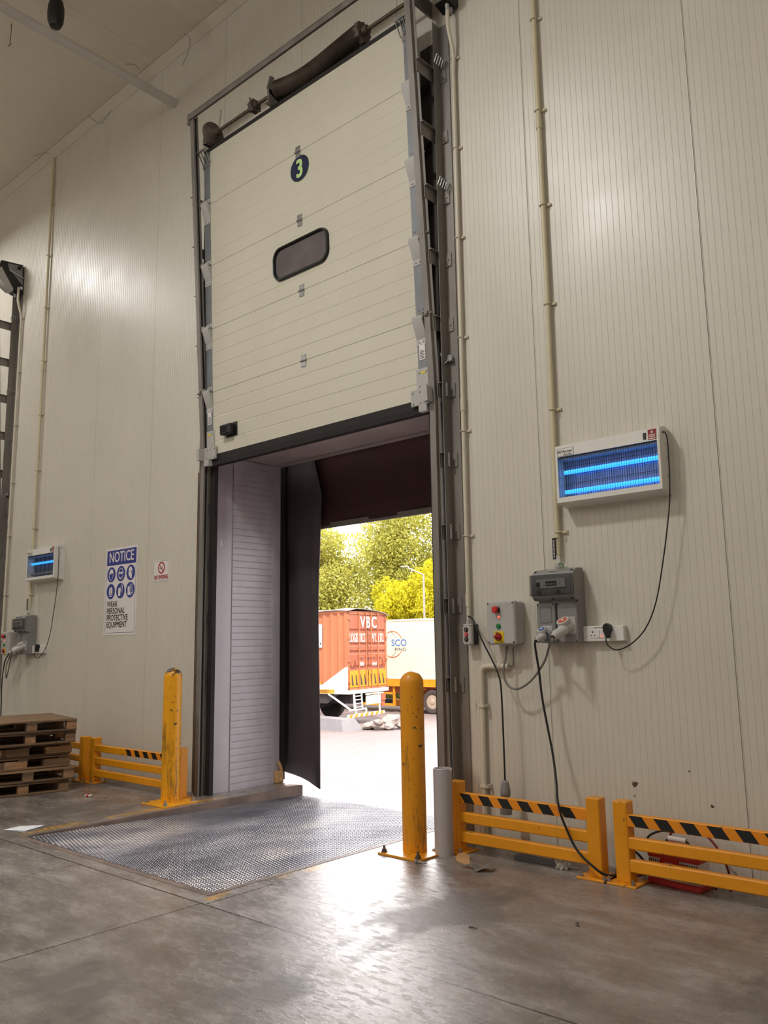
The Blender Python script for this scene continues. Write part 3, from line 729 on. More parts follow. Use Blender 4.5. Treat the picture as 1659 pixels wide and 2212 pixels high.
# ================================================================== WALL FIXTURES
def insect_killer(label):
    t = thing('insect_killer', label, 'insect killer', (-2.405, WY, 2.53), group='blue light insect killers')
    W2, D = .365, -.13; Z0, Z1, G0, G1 = -.195, .205, -.165, .115
    b = MB()
    b.prism([(0, Z1-.0), (-.05, Z1+.012), (D, Z1-.012), (D-.004, G1), (D+.004, G1), (D+.006, Z1-.02), (-.05, Z1+.004), (0, Z1-.008)], (-W2,0,0), (0,1,0), (0,0,1), 2*W2)
    b.b2(-W2, W2, -.012, 0, Z0-.01, Z1)
    for sx in (-1, 1):
        P = [(0, Z1), (-.05, Z1+.012), (D, Z1-.012), (D-.004, Z0+.03), (D+.01, Z0-.005), (0, Z0-.03)]
        b.prism(P, (W2-.002 if sx > 0 else -W2-.006, 0, 0), (0,1,0), (0,0,1), .008)
        b.b2(sx*(W2-.012), sx*(W2+.004), D-.006, D+.008, Z0, G1)
    b.b2(-W2, W2, D-.006, D+.01, G0-.03, G0)
    b.prism([(D-.008, G0-.035), (D-.008, G0-.028), (D+.004, G0-.028), (0, Z0-.012), (0, Z0-.03), (D+.006, Z0-.012)], (-W2-.004,0,0), (0,1,0), (0,0,1), 2*W2+.008)
    obj('housing', b, M['white'], t)
    b = MB(); b.b2(-W2+.01, W2-.01, -.020, -.013, G0, G1); b.b2(-W2+.012, W2-.012, D+.025, -.014, G1-.016, G1-.004); obj('reflector', b, M['reflector'], t)
    b = MB()
    for k in range(46): x = -W2+.02+k*(2*W2-.04)/45; b.b2(x-.0011, x+.0011, -.045, -.042, G0, G1-.02)
    for z in (-.12, -.06, 0, .06): b.b2(-W2+.02, W2-.02, -.046, -.041, z-.0012, z+.0012)
    obj('shock_grid', b, M['chassis'], t)
    for z in (-.122, .014):
        b = MB(); b.cyl((-W2+.03, -.075, z), (W2-.012, -.075, z), .0145, None, 14); obj('blue_tube', b, M['lamp_uv'], t, 'glowing blue tube')
    b = MB()
    n = 40
    for k in range(n+1): x = -W2+.015+k*(2*W2-.03)/n; b.b2(x-.0008, x+.0008, D+.004, D+.0056, G0, G1)
    for z in (G0+.006, -.09, -.03, .035, G1-.006): b.b2(-W2+.01, W2-.01, D+.0056, D+.0072, z-.0008, z+.0008)
    obj('guard_grille', b, M['chassis'], t)
    b = MB(); b.b2(-W2+.012, -W2+.135, D-.0055, D-.0045, .118, .172); b.mi = 1
    for (x0,x1,z0,z1) in ((-W2+.012,-W2+.135,.118,.1195),(-W2+.012,-W2+.135,.1705,.172),(-W2+.012,-W2+.0135,.118,.172),(-W2+.1335,-W2+.135,.118,.172)): b.b2(x0,x1,D-.0062,D-.0052,z0,z1)
    b.text('H', (-W2+.028, D-.0056, .148), size=.032, bold=.04); b.text('Hy-tec', (-W2+.086, D-.0056, .149), size=.030, bold=.006)
    b.text('Insect Killer', (-W2+.09, D-.0056, .127), size=.0125, bold=.02)
    obj('maker_label', b, [M['white'], M['ink']], t, 'white label with black lettering')
    b = MB(); b.b2(W2-.100, W2-.082, D-.008, D+.002, .13, .172); obj('rocker_switch', b, M['black'], t)
    b = MB(); b.b2(W2-.068, W2-.014, D-.0052, D-.0042, .122, .188); b.mi = 1
    b.cyl((W2-.041, D-.0052, .172), (W2-.041, D-.0062, .172), .007, None, 12); b.b2(W2-.046, W2-.036, D-.0062, D-.005, .162, .168)
    for z in (.154, .147, .140): b.b2(W2-.062, W2-.02, D-.0058, D-.005, z-.0016, z+.0016)
    b.b2(W2-.063, W2-.019, D-.0058, D-.005, .126, .132)
    obj('warning_label', b, [M['redd'], M['white']], t, 'red warning label')
    for (y, z) in ((-.05,.10),(-.03,.02),(-.045,.0),(-.03,-.09),(-.045,-.11),(-.02,-.13)): b = MB(); b.bolt((W2+.006, y, z), (1,0,0), .004, .002); obj('side_screw', b, M['ink'], t)
    b = MB()
    for k in range(5): b.b2(W2+.0058, W2+.0068, -.085+k*.013, -.081+k*.013, .165, .185)
    obj('vent_slots', b, M['ink'], t)
    return t
ik = insect_killer('large white insect killer with two lit blue tubes above the grey socket box')
for z in (2.53-.122, 2.53+.014):      # the tubes also throw their light back onto the reflector
    L_ = bpy.data.lights.new('insect_tube', 'AREA'); L_.shape = 'RECTANGLE'; L_.size = .62; L_.size_y = .02; L_.energy = .22; L_.color = (.06,.38,1)
    o_ = bpy.data.objects.new('insect_tube', L_); COL.objects.link(o_); o_.location = (-2.405, WY-.058, z); o_.rotation_euler = (pi/2, 0, pi)
ik2 = dup(ik, (-7.80, 0, -.04), 'white insect killer beside the pallets with only its upper blue tube lit')
lit = [k for k in kids(ik2) if k.name.startswith('blue_tube')]
low = min(lit, key=lambda q: sum(v.co.z for v in q.data.vertices)); low.data = low.data.copy(); low.data.materials[0] = M['tube_off']; low['label'] = 'unlit tube'

def strip_text(b, txt, o, **k): b.text(txt, o, **k)

def breaker_box(label):
    t = thing('socket_box', label, 'socket box', (-2.83, WY, 1.395), group='grey breaker and socket boxes')
    HX = .150
    b = MB(); b.b2(-HX+.002, HX+.004, -.095, 0, 0, .48, .006)
    b.b2(-HX-.002, -.012, -.122, -.09, .003, .265, .004); b.b2(.006, HX+.002, -.122, -.09, .003, .265, .004)
    b.b2(-HX+.01, HX-.01, -.11, -.09, .262, .285)
    obj('enclosure', b, M['midgrey'], t)
    b = MB(); X = -HX-.006
    b.prism([(-.02,.496),(-.10,.494),(-.150,.468),(-.166,.43),(-.170,.325),(-.160,.30),(-.135,.283),(-.09,.280),(-.02,.30)], (X,0,0), (0,1,0), (0,0,1), 2*HX+.012)
    hd = obj('breaker_hood', b, M['midgrey'], t)
    for (x, z, y) in ((-HX+.012,.478,-.135),(0,.478,-.135),(HX-.012,.478,-.135),(-HX+.012,.29,-.148),(0,.29,-.148),(HX-.012,.29,-.148)): b = MB(); b.cyl((x,y+.004,z), (x,y-.010,z-.001), .0055, None, 8); obj('cover_screw', b, M['ink'], hd)
    for (x, z) in ((-HX+.008,.255),(-.024,.255),(.016,.255),(HX-.01,.255),(-HX+.008,.012),(-.024,.012),(.016,.012),(HX-.01,.012)): b = MB(); b.cyl((x,-.12,z), (x,-.1235,z), .0055, None, 8); obj('cover_screw', b, M['ink'], t)
    b = MB()
    for (x0, x1, z0, z1, mi) in ((-.115,.105,.365,.425,0),(-.112,-.085,.372,.405,1),(-.082,-.066,.38,.425,0),(-.04,.04,.378,.408,1),(.045,.062,.38,.43,0)):
        b.mi = mi; b.b2(x0, x1, -.180 if mi else -.176, -.166, z0, z1)
    b.mi = 0
    for k in range(4): b.b2(-.035+k*.019, -.024+k*.019, -.184, -.178, .384, .394)
    obj('breakers', b, [M['plug'], M['black']], hd)
    b = MB(); b.b2(-HX-.008, HX+.006, -.192, -.186, .315, .452, .003); b.b2(-HX-.008, HX+.006, -.188, -.165, .312, .322); b.b2(-HX-.008, HX+.006, -.188, -.150, .450, .455)
    b.b2(-HX-.008,-HX-.003,-.188,-.15,.315,.452); b.b2(HX+.001,HX+.006,-.188,-.15,.315,.452)
    obj('smoked_cover', b, M['smoke'], hd, 'smoked transparent cover')
    for x in (-.088, .062): b = MB(); b.cyl((x,-.191,.335), (x,-.196,.335), .015, None, 16); obj('finger_hole', b, M['black'], hd)
    for x in (-.05, .024): b = MB(); b.tube([(x+.015*cos(a), -.1935, .335+.015*sin(a)) for a in [k*pi/8 for k in range(16)]], .0015, 5, closed=True); obj('knockout_ring', b, M['black'], hd)
    b = MB(); b.box((.0,-.146,.476), (.062,.003,.014), Matrix.Rotation(.55,4,'X')); b.mi = 1
    for k in range(6): b.box((-.024+k*.0095,-.1478,.4758), (.005,.0012,.006), Matrix.Rotation(.55,4,'X'))
    obj('name_strip', b, [M['white'], M['ink']], hd, 'small white strip of printed letters')
    b = MB(); b.tube([(-.082+x, -.1235, .188+z) for x, z in rrect(.045,.053,.006,3)], .0018, 5, closed=True); b.b2(-.125,-.04,-.1235,-.12,.137,.239)
    for sx in (-1,1):
        for sz in (-1,1): b.bolt((-.082+sx*.037,-.1235,.188+sz*.045), (0,-1,0), .004, .002)
    obj('blank_plate', b, M['midgrey'], t)
    # industrial sockets with lids and plugs
    def socket(x, z, r, lidm, collar, tip, nm):
        o = V((x, -.122, z)); d = V((-.22, -.80, -.42)).normalized()
        b = MB(); b.b2(x-r*1.25, x+r*1.25, -.127, -.120, z-r*1.35, z+r*1.35, .002)
        for sx in (-1,1):
            for sz in (-1,1): b.bolt((x+sx*r*1.05,-.127,z+sz*r*1.15), (0,-1,0), .004, .003)
        b.lathe(o, d, [(r*1.1, -.004), (r*1.12, .012), (r*1.0, .02), (r*.98, .03)], 24)
        so = obj('socket', b, M['plug'], t)
        b = MB(); b.cyl(o+d*.028, o+d*.045, r*.97, None, 24); obj('coloured_collar', b, collar, so)
        L = V((-.10, -.55, .83)).normalized(); lc = o+d*.045+V((-.005, -.012, r*1.25))
        b = MB(); b.lathe(lc, L, [(r*.96,-.022), (r*1.04,-.02), (r*1.06,0), (r*1.0,.004), (r*.74,.003)], 28); lid = obj('lid', b, M['plug'], so)
        b = MB(); b.cyl(lc+L*.002, lc+L*.0045, r*.72, None, 24); obj('lid_disc', b, lidm, lid)
        b = MB(); b.box(lc+L*.0055, (r*.5, r*.4, .003), L.to_track_quat('Z','Y').to_matrix().to_4x4()); obj('lid_mark', b, M['signw'], lid)
        b = MB(); b.lathe(o+d*.04, d, [(r*.92,0), (r*.92,.03), (r*.72,.045), (r*.74,.075), (r*.78, tip*.72), (r*.55, tip*.95), (r*.36, tip), (r*.3, tip+.002)], 24); pl = obj('plug', b, M['plug'], t)
        b = MB(); b.lathe(o+d*(.04+tip), d, [(r*.34,0), (r*.34,.008), (r*.2,.008), (r*.2, .004)], 16); obj('cable_entry', b, M['black'], pl)
        return o+d*(.045+tip)
    A = socket(.088, .112, .042, M['orangered'], M['plug'], .125, 'red')
    B = socket(-.072, .072, .031, M['blue'], M['blue'], .085, 'blue')
    b = MB(); b.cyl((-.013,-.05,.48), (-.013,-.05,.535), .021, .019, 12); b.cyl((-.013,-.05,.505), (-.013,-.05,.515), .024, None, 6); b.cyl((.045,-.05,.48),(.045,-.05,.51),.012,.010,10)
    obj('cable_gland', b, M['ltgrey'], t)
    b = MB(); b.tube(cat_rom([(.0,-.06,.53),(.012,-.06,.535),(.03,-.06,.525),(.04,-.06,.50)]), .003, 5); obj('earth_wire', b, M['green'], t)
    return t, A+V(t.location), B+V(t.location)
sb, RP, BP = breaker_box('grey breaker and socket box with red and blue plugs, beside the lit wide insect killer conduit')
sb['label'] = 'grey breaker and socket box with smoked cover and plugs, under the right insect killer'
dup(sb, (-7.80, 0, -.045), 'grey breaker and socket box with smoked cover and plugs, above the pallets')
b = MB(); b.b2(-.026,-.004,-.008,0,-.07,.075); b.b2(-.026,.02,-.008,-.006,.07,.076); b.mi = 1
for k in range(14): b.b2(-.019,-.0105+.002*(k % 2),-.0088,-.0078,-.06+k*.009,-.056+k*.009)
nm = single('cable_tag', b, [M['ink'], M['signw']], 'black printed tag strapped to the conduit above the right socket box', 'tag', (-2.845, WY-.055, 2.03), group='conduit tags')
dup(nm, (-7.80,0,-.045), 'black printed tag strapped to the conduit above the left socket box')

def control_box(label):
    t = thing('control_box', label, 'control box', (-3.27, WY, 1.388), group='grey dock control boxes')
    b = MB(); b.b2(-.115,.115,-.075,0,.004,.300,.008); b.b2(-.117,.117,-.135,-.077,0,.304,.010)
    obj('enclosure', b, M['ltgrey'], t)
    b = MB()
    for sx in (-1,1):
        for sz in (.016,.288): b = MB(); b.cyl((sx*.103,-.134,sz), (sx*.103,-.1365,sz), .006, None, 8); obj('cover_screw', b, M['ink'], t)
    b = MB(); b.cyl((-.02,-.134,.243),(-.02,-.150,.243),.020,None,16); b.mi=1; b.lathe((-.024,-.148,.243),(-.1,-1,0),[(.018,0),(.025,.012),(.025,.022),(.02,.028)],20); obj('emergency_knob', b, [M['black'], M['red']], t, 'red mushroom knob')
    b = MB(); b.lathe((-.014,-.134,.193),(0,-1,0),[(.009,0),(.008,.004),(.004,.008)],14); obj('indicator_lamp', b, M['led'], t, 'small lit red lamp')
    b = MB(); b.lathe((-.018,-.134,.128),(0,-1,0),[(.019,0),(.019,.006),(.015,.007),(.015,.012)],18); obj('start_button', b, M['green'], t, 'green button')
    b = MB(); b.b2(-.055,.024,-.139,-.134,.012,.093,.002); b.mi=1
    for k in range(4): b.b2(-.045+k*.008,-.040+k*.008,-.1396,-.1388,.080,.086)
    for k in range(3): b.b2(-.002+k*.008,.004+k*.008,-.1396,-.1388,.017,.023)
    y = obj('switch_plate', b, [M['yplate'], M['ink']], t, 'yellow plate')
    b = MB(); b.lathe((-.018,-.139,.054),(0,-1,0),[(.028,0),(.028,.008),(.024,.016),(.022,.016)],22); b.box((-.018,-.160,.054),(.056,.016,.013),None,.003); obj('rotary_switch', b, M['redd'], y, 'red rotary switch')
    b = MB(); b.prism([(.026*cos(a), .014*sin(a)) for a in [pi*k/10 for k in range(11)]], (-.018,-.134,.268), (1,0,0), (0,0,1), .004); obj('name_plate', b, M['ltgrey'], t)
    b = MB()
    for x in (.0, .045): b.cyl((x,-.06,.005),(x,-.06,-.022),.011,.009,10)
    obj('cable_gland', b, M['ltgrey'], t)
    return t
cb = control_box('light grey control box with red knob, green button and yellow switch plate, complete')
dup(cb, (-7.80,0,-.045), 'light grey control box with red knob, cut by the left photo edge')

t = thing('push_button_box', 'small grey and black box of three push buttons beside the dock door', 'push buttons', (-3.598, WY, 1.39))
b = MB(); b.b2(-.038,.042,-.055,0,.0,.150,.004); obj('back_shell', b, M['black'], t)
b = MB(); b.b2(-.040,.040,-.09,-.055,.0,.150,.006); obj('front_cover', b, M['ltgrey'], t)
for z, m, n_ in ((.109,'black','push_button'),(.074,'red','push_button'),(.039,'black','push_button')):
    b = MB(); b.lathe((-.004,-.089,z),(0,-1,0),[(.017,0),(.017,.006),(.0125,.007),(.0125,.011)],18); q = obj(n_, b, M[m], t, 'red stop button' if m == 'red' else None)
    b = MB()
    if m == 'black': b.b2(-.0055,-.0025,-.101,-.0995,z-.006,z+.006)
    else: b.tube([(-.004+.007*cos(a),-.100,z+.007*sin(a)) for a in [k*pi/8 for k in range(16)]],.0012,5,closed=True)
    obj('symbol', b, M['signw'], q)
b = MB()
for sx in (-1,1):
    for z in (.010,.140): b = MB(); b.cyl((sx*.031,-.089,z),(sx*.031,-.0915,z),.004,None,8); obj('cover_screw', b, M['ink'], t)
b = MB(); b.cyl((-.02,-.04,.15),(-.02,-.04,.19),.015,.012,12); obj('cable_gland', b, M['ltgrey'], t)

def outlet(label):
    t = thing('wall_outlet', label, 'power socket', (-2.54, WY, 1.40), group='white wall sockets')
    b = MB(); b.b2(-.147,.147,-.050,0,0,.100,.004); obj('box', b, M['white'], t)
    b = MB(); b.b2(-.094,.075,-.053,-.048,.02,.078,.002); obj('face_plate', b, M['signw'], t)
    b = MB()
    for (x,z) in ((-.068,.066),(-.068,.058),(-.080,.037),(-.056,.037)): b.b2(x-.004,x+.004,-.0542,-.0525,z-.0025,z+.0025)
    b.prism([(-.006,0),(.006,0),(0,.006)],(-.080,-.0526,.036),(1,0,0),(0,0,1),.0012); b.prism([(-.006,0),(.006,0),(0,.006)],(-.056,-.0526,.036),(1,0,0),(0,0,1),.0012)
    obj('pin_holes', b, M['ink'], t)
    b = MB(); b.b2(-.042,-.018,-.058,-.050,.026,.074,.002); obj('rocker', b, M['white'], t)
    b = MB(); b.cyl((-.005,-.052,.034),(-.005,-.0555,.034),.005,None,10); obj('indicator_lamp', b, M['led'], t, 'small lit red lamp')
    b = MB()
    for k in range(8): b.b2(-.055+k*.008,-.050+k*.008-.001*(k%3),-.0508,-.0498,.084,.091)
    obj('printed_strip', b, M['ink'], t)
    return t
so = outlet('white wall socket panel with a black plug, right of the right-hand socket box')
dup(so, (-7.80,0,-.04), 'white wall socket panel with a black plug, above the pallet stack')

def flex(name, pts, r, m, label, cat, group=None, n=8, sub=8):
    o = V(pts[0]); b = MB(); b.tube([p-o for p in cat_rom(pts, n)], r, sub)
    return single(name, b, m, label, cat, o, group=group)
# power cord of the insect killer with its plug
o = V((-2.034, 4.985, 2.71))
pc = thing('power_cord', 'black power cord hanging from the right insect killer to its wall socket', 'cord', o, group='insect killer cords')
P = [(-2.034,4.965,2.70),(-2.010,4.955,2.685),(-2.000,4.955,2.60),(-2.010,4.96,2.32),(-2.040,4.965,2.12),(-2.092,4.965,1.864),(-2.15,4.965,1.637),(-2.225,4.96,1.478),(-2.325,4.955,1.382),(-2.42,4.95,1.345),(-2.475,4.94,1.372),(-2.490,4.945,1.41),(-2.492,4.955,1.435)]
b = MB(); b.tube([p-o for p in cat_rom([V(p) for p in P])], .0042, 8); obj('lead', b, M['cable'], pc)
b = MB(); b.prism([(-.022,-.006),(-.012,-.03),(-.006,-.055),(.006,-.055),(.012,-.03),(.026,.0),(.022,.028),(.0,.040),(-.020,.026)], (-2.492-o.x, WY-.053-o.y, 1.475-o.z), (1,0,0), (0,0,1), .045); obj('mains_plug', b, M['black'], pc)
dup(pc, (-7.80,0,-.04), 'black power cord hanging from the left insect killer to its wall socket')
# cables of the socket box
D0 = V((0,0,0))
flex('supply_cable', [RP, RP+V((.0,-.015,-.03)), V((-2.87,4.88,1.37)), V((-2.93,4.91,1.27)), V((-3.05,4.93,1.145)), V((-3.165,4.93,1.085)), V((-3.245,4.93,1.115)), V((-3.278,4.94,1.20)), V((-3.268,4.96,1.30)), V((-3.27,4.985,1.372))], .0075, M['gcable'], 'grey cable looping from the red plug up to the control box', 'cable')
lc = flex('extension_cable', [BP, BP+V((0,-.01,-.02)), V((-2.972,4.88,1.33)), V((-2.968,4.9,1.21)), V((-2.952,4.9,1.03)), V((-2.922,4.9,.85)), V((-2.88,4.88,.675)), V((-2.822,4.81,.515)), V((-2.755,4.70,.43)), V((-2.728,4.685,.35)), V((-2.706,4.685,.295)), V((-2.65,4.685,.185)), V((-2.585,4.665,.13)), V((-2.51,4.655,.085)), V((-2.455,4.68,.045)), V((-2.435,4.78,.022)), V((-2.42,4.92,.009))], .0075, M['cable'], 'long black cable drooping from the blue plug over the yellow rail to the floor', 'cable', group='long black cables')
lc2 = flex('extension_cable', [BP+V((-7.80,0,-.045)), BP+V((-7.80,-.01,-.08)), V((-10.93,4.86,1.25)), V((-10.93,4.84,1.0)), V((-10.87,4.82,.72)), V((-10.80,4.80,.4)), V((-10.7,4.8,.05)), V((-10.6,4.78,.008))], .0075, M['cable'], 'long black cable drooping behind the pallet stack from the left socket box', 'cable', group='long black cables')
flex('supply_cable', [RP+V((-7.80,0,-.045)), V((-10.80,4.88,1.33)), V((-10.9,4.9,1.15)), V((-11.02,4.93,1.04)), V((-11.08,4.95,1.2)), V((-11.07,4.985,1.32))], .0075, M['gcable'], 'grey cable looping under the left socket box', 'cable')
o = V((-3.272, 4.9, .42))
dl = thing('hanging_connector', 'black cable with a grey connector hanging behind the yellow barrier', 'cable', o)
P = [(-3.618,5.01,1.60),(-3.56,4.97,1.585),(-3.51,4.94,1.545),(-3.43,4.92,1.41),(-3.34,4.91,1.265),(-3.292,4.90,1.175),(-3.276,4.90,1.08),(-3.272,4.90,.80),(-3.272,4.9,.46)]
b = MB(); b.tube([p-o for p in cat_rom([V(p) for p in P])], .0062, 8); obj('lead', b, M['cable'], dl)
b = MB(); b.lathe((0,0,.055),(0,0,-1),[(.012,0),(.024,.012),(.034,.06),(.036,.092),(.034,.096),(.030,.104),(.038,.17),(.040,.22),(.034,.22)],20); obj('connector', b, M['midgrey'], dl)
flex('thin_lead', [(-3.225,4.99,1.372),(-3.222,4.985,1.33),(-3.225,4.99,1.28),(-3.245,5.01,1.242),(-3.29,5.015,1.235)], .005, M['gcable'], 'thin grey lead between the control box and the conduit elbow', 'cable')

# ---------------------------------------------------------------- signs
def pic_disc(b, x, z, r): b.mi = 1; b.cyl((x,-.0035,z),(x,-.0048,z),r,None,36)
ns_ = thing('notice_sign', 'white and blue NOTICE sign ordering personal protective equipment', 'safety sign', (-8.495, WY, 2.055))
SW, SH = .335, .50
b = MB(); b.b2(-SW,SW,-.0035,0,-SH,SH); b.mi = 1
b.b2(-SW+.025,SW-.025,-.0042,-.003,.30,SH-.025)
for (x0,x1,z0,z1) in ((-SW+.025,-SW+.029,-SH+.025,.3),(SW-.029,SW-.025,-SH+.025,.3),(-SW+.025,SW-.025,-SH+.025,-SH+.029)): b.b2(x0,x1,-.0042,-.003,z0,z1)
obj('board', b, [M['signw'], M['signb']], ns_)
b = MB(); b.text('NOTICE', (0,-.0043,.388), size=.168, bold=.014, sx=.86); obj('heading', b, M['signw'], ns_, 'white heading NOTICE')
b = MB()
for k, tx in enumerate(('WEAR','PERSONAL','PROTECTIVE','EQUIPMENT')): b.text(tx, (-SW+.06,-.0036,-.150-k*.078), size=.094, bold=.016, sx=.84, align='LEFT')
obj('wording', b, M['ink'], ns_, 'black wording')
R = .088
def PICT(kind, x, z):
    b = MB(); pic_disc(b, x, z, R); b.mi = 0; y = -.0049
    def pg(P): b.prism([(p*R,q*R) for p,q in P],(x,y,z),(1,0,0),(0,0,1),.0008)
    def ln(P, closed=False): b.tube([(x+p*R,y,z+q*R) for p,q in P], .0032, 4, closed=closed)
    arc = lambda cx,cy,rx,ry,a0,a1,n=12: [(cx+rx*cos(radians(a0+(a1-a0)*k/n)), cy+ry*sin(radians(a0+(a1-a0)*k/n))) for k in range(n+1)]
    if kind == 'helmet':
        pg(arc(.02,.16,.50,.56,0,180)+[(-.66,.12),(-.62,.06),(.55,.16)])
        ln([(-.5,.02),(-.45,-.2),(-.55,-.3),(-.42,-.38),(-.4,-.55),(-.2,-.72),(.12,-.72),(.3,-.5),(.45,-.1),(.48,.1)])
    elif kind == 'goggles':
        ln(arc(0,-.02,.52,.72,0,360,24), True); pg(arc(-.22,.08,.2,.16,0,360)[:-1]); pg(arc(.22,.08,.2,.16,0,360)[:-1]); ln([(-.6,.14),(.6,.14)]); ln(arc(0,-.3,.26,.3,200,340))
    elif kind == 'ears':
        pg(arc(-.05,.25,.42,.5,0,180)+[(-.47,.0),(-.55,-.15),(-.42,-.2),(-.45,-.45),(-.15,-.5),(-.1,-.72),(.32,-.72),(.3,-.3),(.37,.1)])
        b.mi = 1; b.b2(x+.14*R,x+.34*R,y-.0016,y-.0006,z-.12*R,z+.28*R); b.mi = 0; ln(arc(.24,.08,.12,.24,0,360,14), True)
    elif kind == 'vest':
        pg([(-.42,-.25),(-.40,.25),(-.22,.62),(-.05,.5),(-.05,-.25)]); pg([(.42,-.25),(.40,.25),(.22,.62),(.05,.5),(.05,-.25)]); pg([(-.42,-.42),(.42,-.42),(.42,-.32),(-.42,-.32)]); pg([(-.42,-.66),(.42,-.66),(.42,-.54),(-.42,-.54)])
    elif kind == 'gloves':
        pg([(-.5,-.68),(-.5,.2),(-.38,.42),(-.28,.2),(-.22,.5),(-.1,.25),(-.05,.46),(.04,.1),(.02,-.68)]); ln([(.1,-.1),(.14,.62),(.34,.78),(.52,.5),(.42,-.1),(.3,-.4)])
    else:
        pg([(-.58,.46),(-.1,.48),(-.08,-.2),(.25,-.52),(.22,-.68),(-.56,-.66)]); ln([(.02,.74),(.42,.70),(.42,.1),(.62,-.25),(.6,-.5),(.34,-.42),(.12,.0),(.02,.74)])
    obj('pictogram', b, [M['signw'], M['signb']], ns_, 'blue %s pictogram' % kind)
for i, k in enumerate(('helmet','goggles','ears','vest','gloves','boots')): PICT(k, -.205+.205*(i % 3), .195-.195*(i//3))
ss = thing('no_smoking_sign', 'small white NO SMOKING sign between the NOTICE sign and the door', 'safety sign', (-7.685, WY, 2.225))
b = MB(); b.b2(-.135,.135,-.003,0,-.115,.115); b.mi = 1; b.b2(-.13,.13,-.0035,-.0028,.104,.107); b.b2(-.13,.13,-.0035,-.0028,-.107,-.104); obj('board', b, [M['signw'], M['chassis']], ss)
b = MB(); b.grid([[(q*cos(a),yy,.033+q*sin(a)) for a in [k*pi/24 for k in range(48)]] for q, yy in ((.049,-.003),(.049,-.0042),(.064,-.0042),(.064,-.003))], closed_u=True); b.beam((-.04,-.0042,.073),(.04,-.0042,-.007),.003,.013,(0,1,0)); obj('ban_ring', b, M['signr'], ss, 'red ring with slash')
b = MB(); b.b2(-.036,.02,-.0038,-.003,.026,.034); b.tube([(.02,-.0034,.04),(.03,-.0034,.05),(.022,-.0034,.058),(.034,-.0034,.068)],.0016,5); obj('cigarette', b, M['ink'], ss)
b = MB(); b.text('NO SMOKING', (0,-.0031,-.070), size=.062, bold=.03, sx=.66); obj('wording', b, M['signr'], ss, 'red wording')

# ---------------------------------------------------------------- ceiling things
b = MB(); b.tube([(-7.67,-2,7.77),(-7.67,4.2,7.765),(-7.67,WY,7.765)], .052, 16); b.cyl((-7.67,4.48,7.765),(-7.67,4.62,7.765),.057,None,16)
single('drain_pipe', b, M['pvcw'], 'white pipe crossing under the ceiling into the wall', 'pipe')
o = V((-7.88, 3.66, CEIL)); hg = thing('hanging_speaker', 'black rounded horn-shaped fixture hanging from the ceiling beyond the white pipe', 'ceiling fixture', o)
b = MB(); b.lathe((0,.0,-.07),(0,0,-1),[(.03,0),(.07,.03),(.085,.10),(.088,.18),(.082,.27),(.058,.33),(.015,.345)],20); obj('shell', b, M['black'], hg)
b = MB(); b.tube(cat_rom([(-.06,0,0),(-.075,.0,-.05),(-.05,.0,-.09),(-.02,0,-.12)]),.008,6); b.cyl((0,0,0),(0,0,-.12),.012,None,8); obj('hook', b, M['cable'], hg)
o = V((-8.67, 3.52, CEIL)); hw = thing('hanging_wire', 'thin wire ending in a small loop, hanging under the ceiling', 'wire', o)
b = MB(); b.tube(cat_rom([(0,0,0),(.008,0,-.12),(-.006,.0,-.25)]),.0035,5); b.tube([(.02*cos(a)-.006,.02*sin(a)*.5,-.27+.02*sin(a)) for a in [k*pi/6 for k in range(12)]],.004,5,closed=True); obj('strand', b, M['cable'], hw)
for k, (P, lb) in enumerate(([[(-9.45,4.9,8.38),(-9.38,4.95,8.30),(-9.25,4.98,8.22),(-9.05,5.0,8.32)],'dark dangling cobweb strand forked below the cove strip'],
    [[(-7.3,4.9,8.40),(-7.27,4.96,8.36),(-7.36,5.0,8.25),(-7.5,5.02,8.17)],'dark dangling cobweb strand nearest to the door frame'],
    [[(-8.3,4.75,8.45),(-8.22,4.82,8.44),(-8.18,4.86,8.38)],'short cobweb strand hanging from the ceiling beside the white pipe'],
    [[(-10.9,4.85,8.40),(-10.75,4.92,8.42),(-10.62,4.97,8.38)],'faint cobweb strand left of the left conduit top'])):
    flex('cobweb', P, [.0035]*(len(P)*6-5) if False else .0032, M['scrap'], lb, 'cobweb', n=6, sub=5, group='cobwebs under the ceiling')

# ================================================================== BARRIERS, BOLLARDS, FLOOR THINGS
def barrier(label, x0, x1, posts, tape, group='yellow guard rails', plates=()):
    """rails from x0 to x1; posts = list of post centres; tape = (from, to, worn list)"""
    t = thing('guard_rail', label, 'guard rail', ((x0+x1)/2, 4.76, 0), group=group); ox = (x0+x1)/2
    for x in posts:
        b = MB(); b.b2(x-.045-ox, x+.045-ox, -.045, .045, .008, .463, .006); obj('post', b, M['yel'], t)
    for za, zb in ((.326,.394),(.198,.266),(.070,.142)):
        b = MB(); b.b2(x0-ox, x1-ox, -.040, .012, za, zb, .007); obj('rail', b, M['yel'], t)
    if tape:
        b = MB(); a, c = tape; b.b2(a-ox, c-ox, -.0412, -.0398, .329, .390); b.mi = 1
        p = .152; n = int((c-a)/p)
        for k in range(n):
            q = a-ox+.01+k*p
            b.prism([(q,.3895),(q+.082,.3895),(q+.125,.3295),(q+.043,.3295)], (0,-.0411,0), (1,0,0), (0,0,1), .0008)
        obj('hazard_tape', b, [M['tapey'], M['tapek']], t, 'black and orange hazard tape')
    for x in posts:
        b = MB(); b.b2(x-.10-ox, x+.10-ox, -.10, .10, 0, .011, .002); obj('base_plate', b, M['yel'], t)
        for sx in (-1,1):
            for sy in (-1,1):
                b = MB(); p = (x+sx*.075-ox, sy*.078, .011); b.cyl(p, (p[0],p[1],.022), .013, None, 6); b.cyl((p[0],p[1],.022),(p[0],p[1],.042),.007,None,8); obj('anchor_bolt', b, M['zinc'], t)
    return t
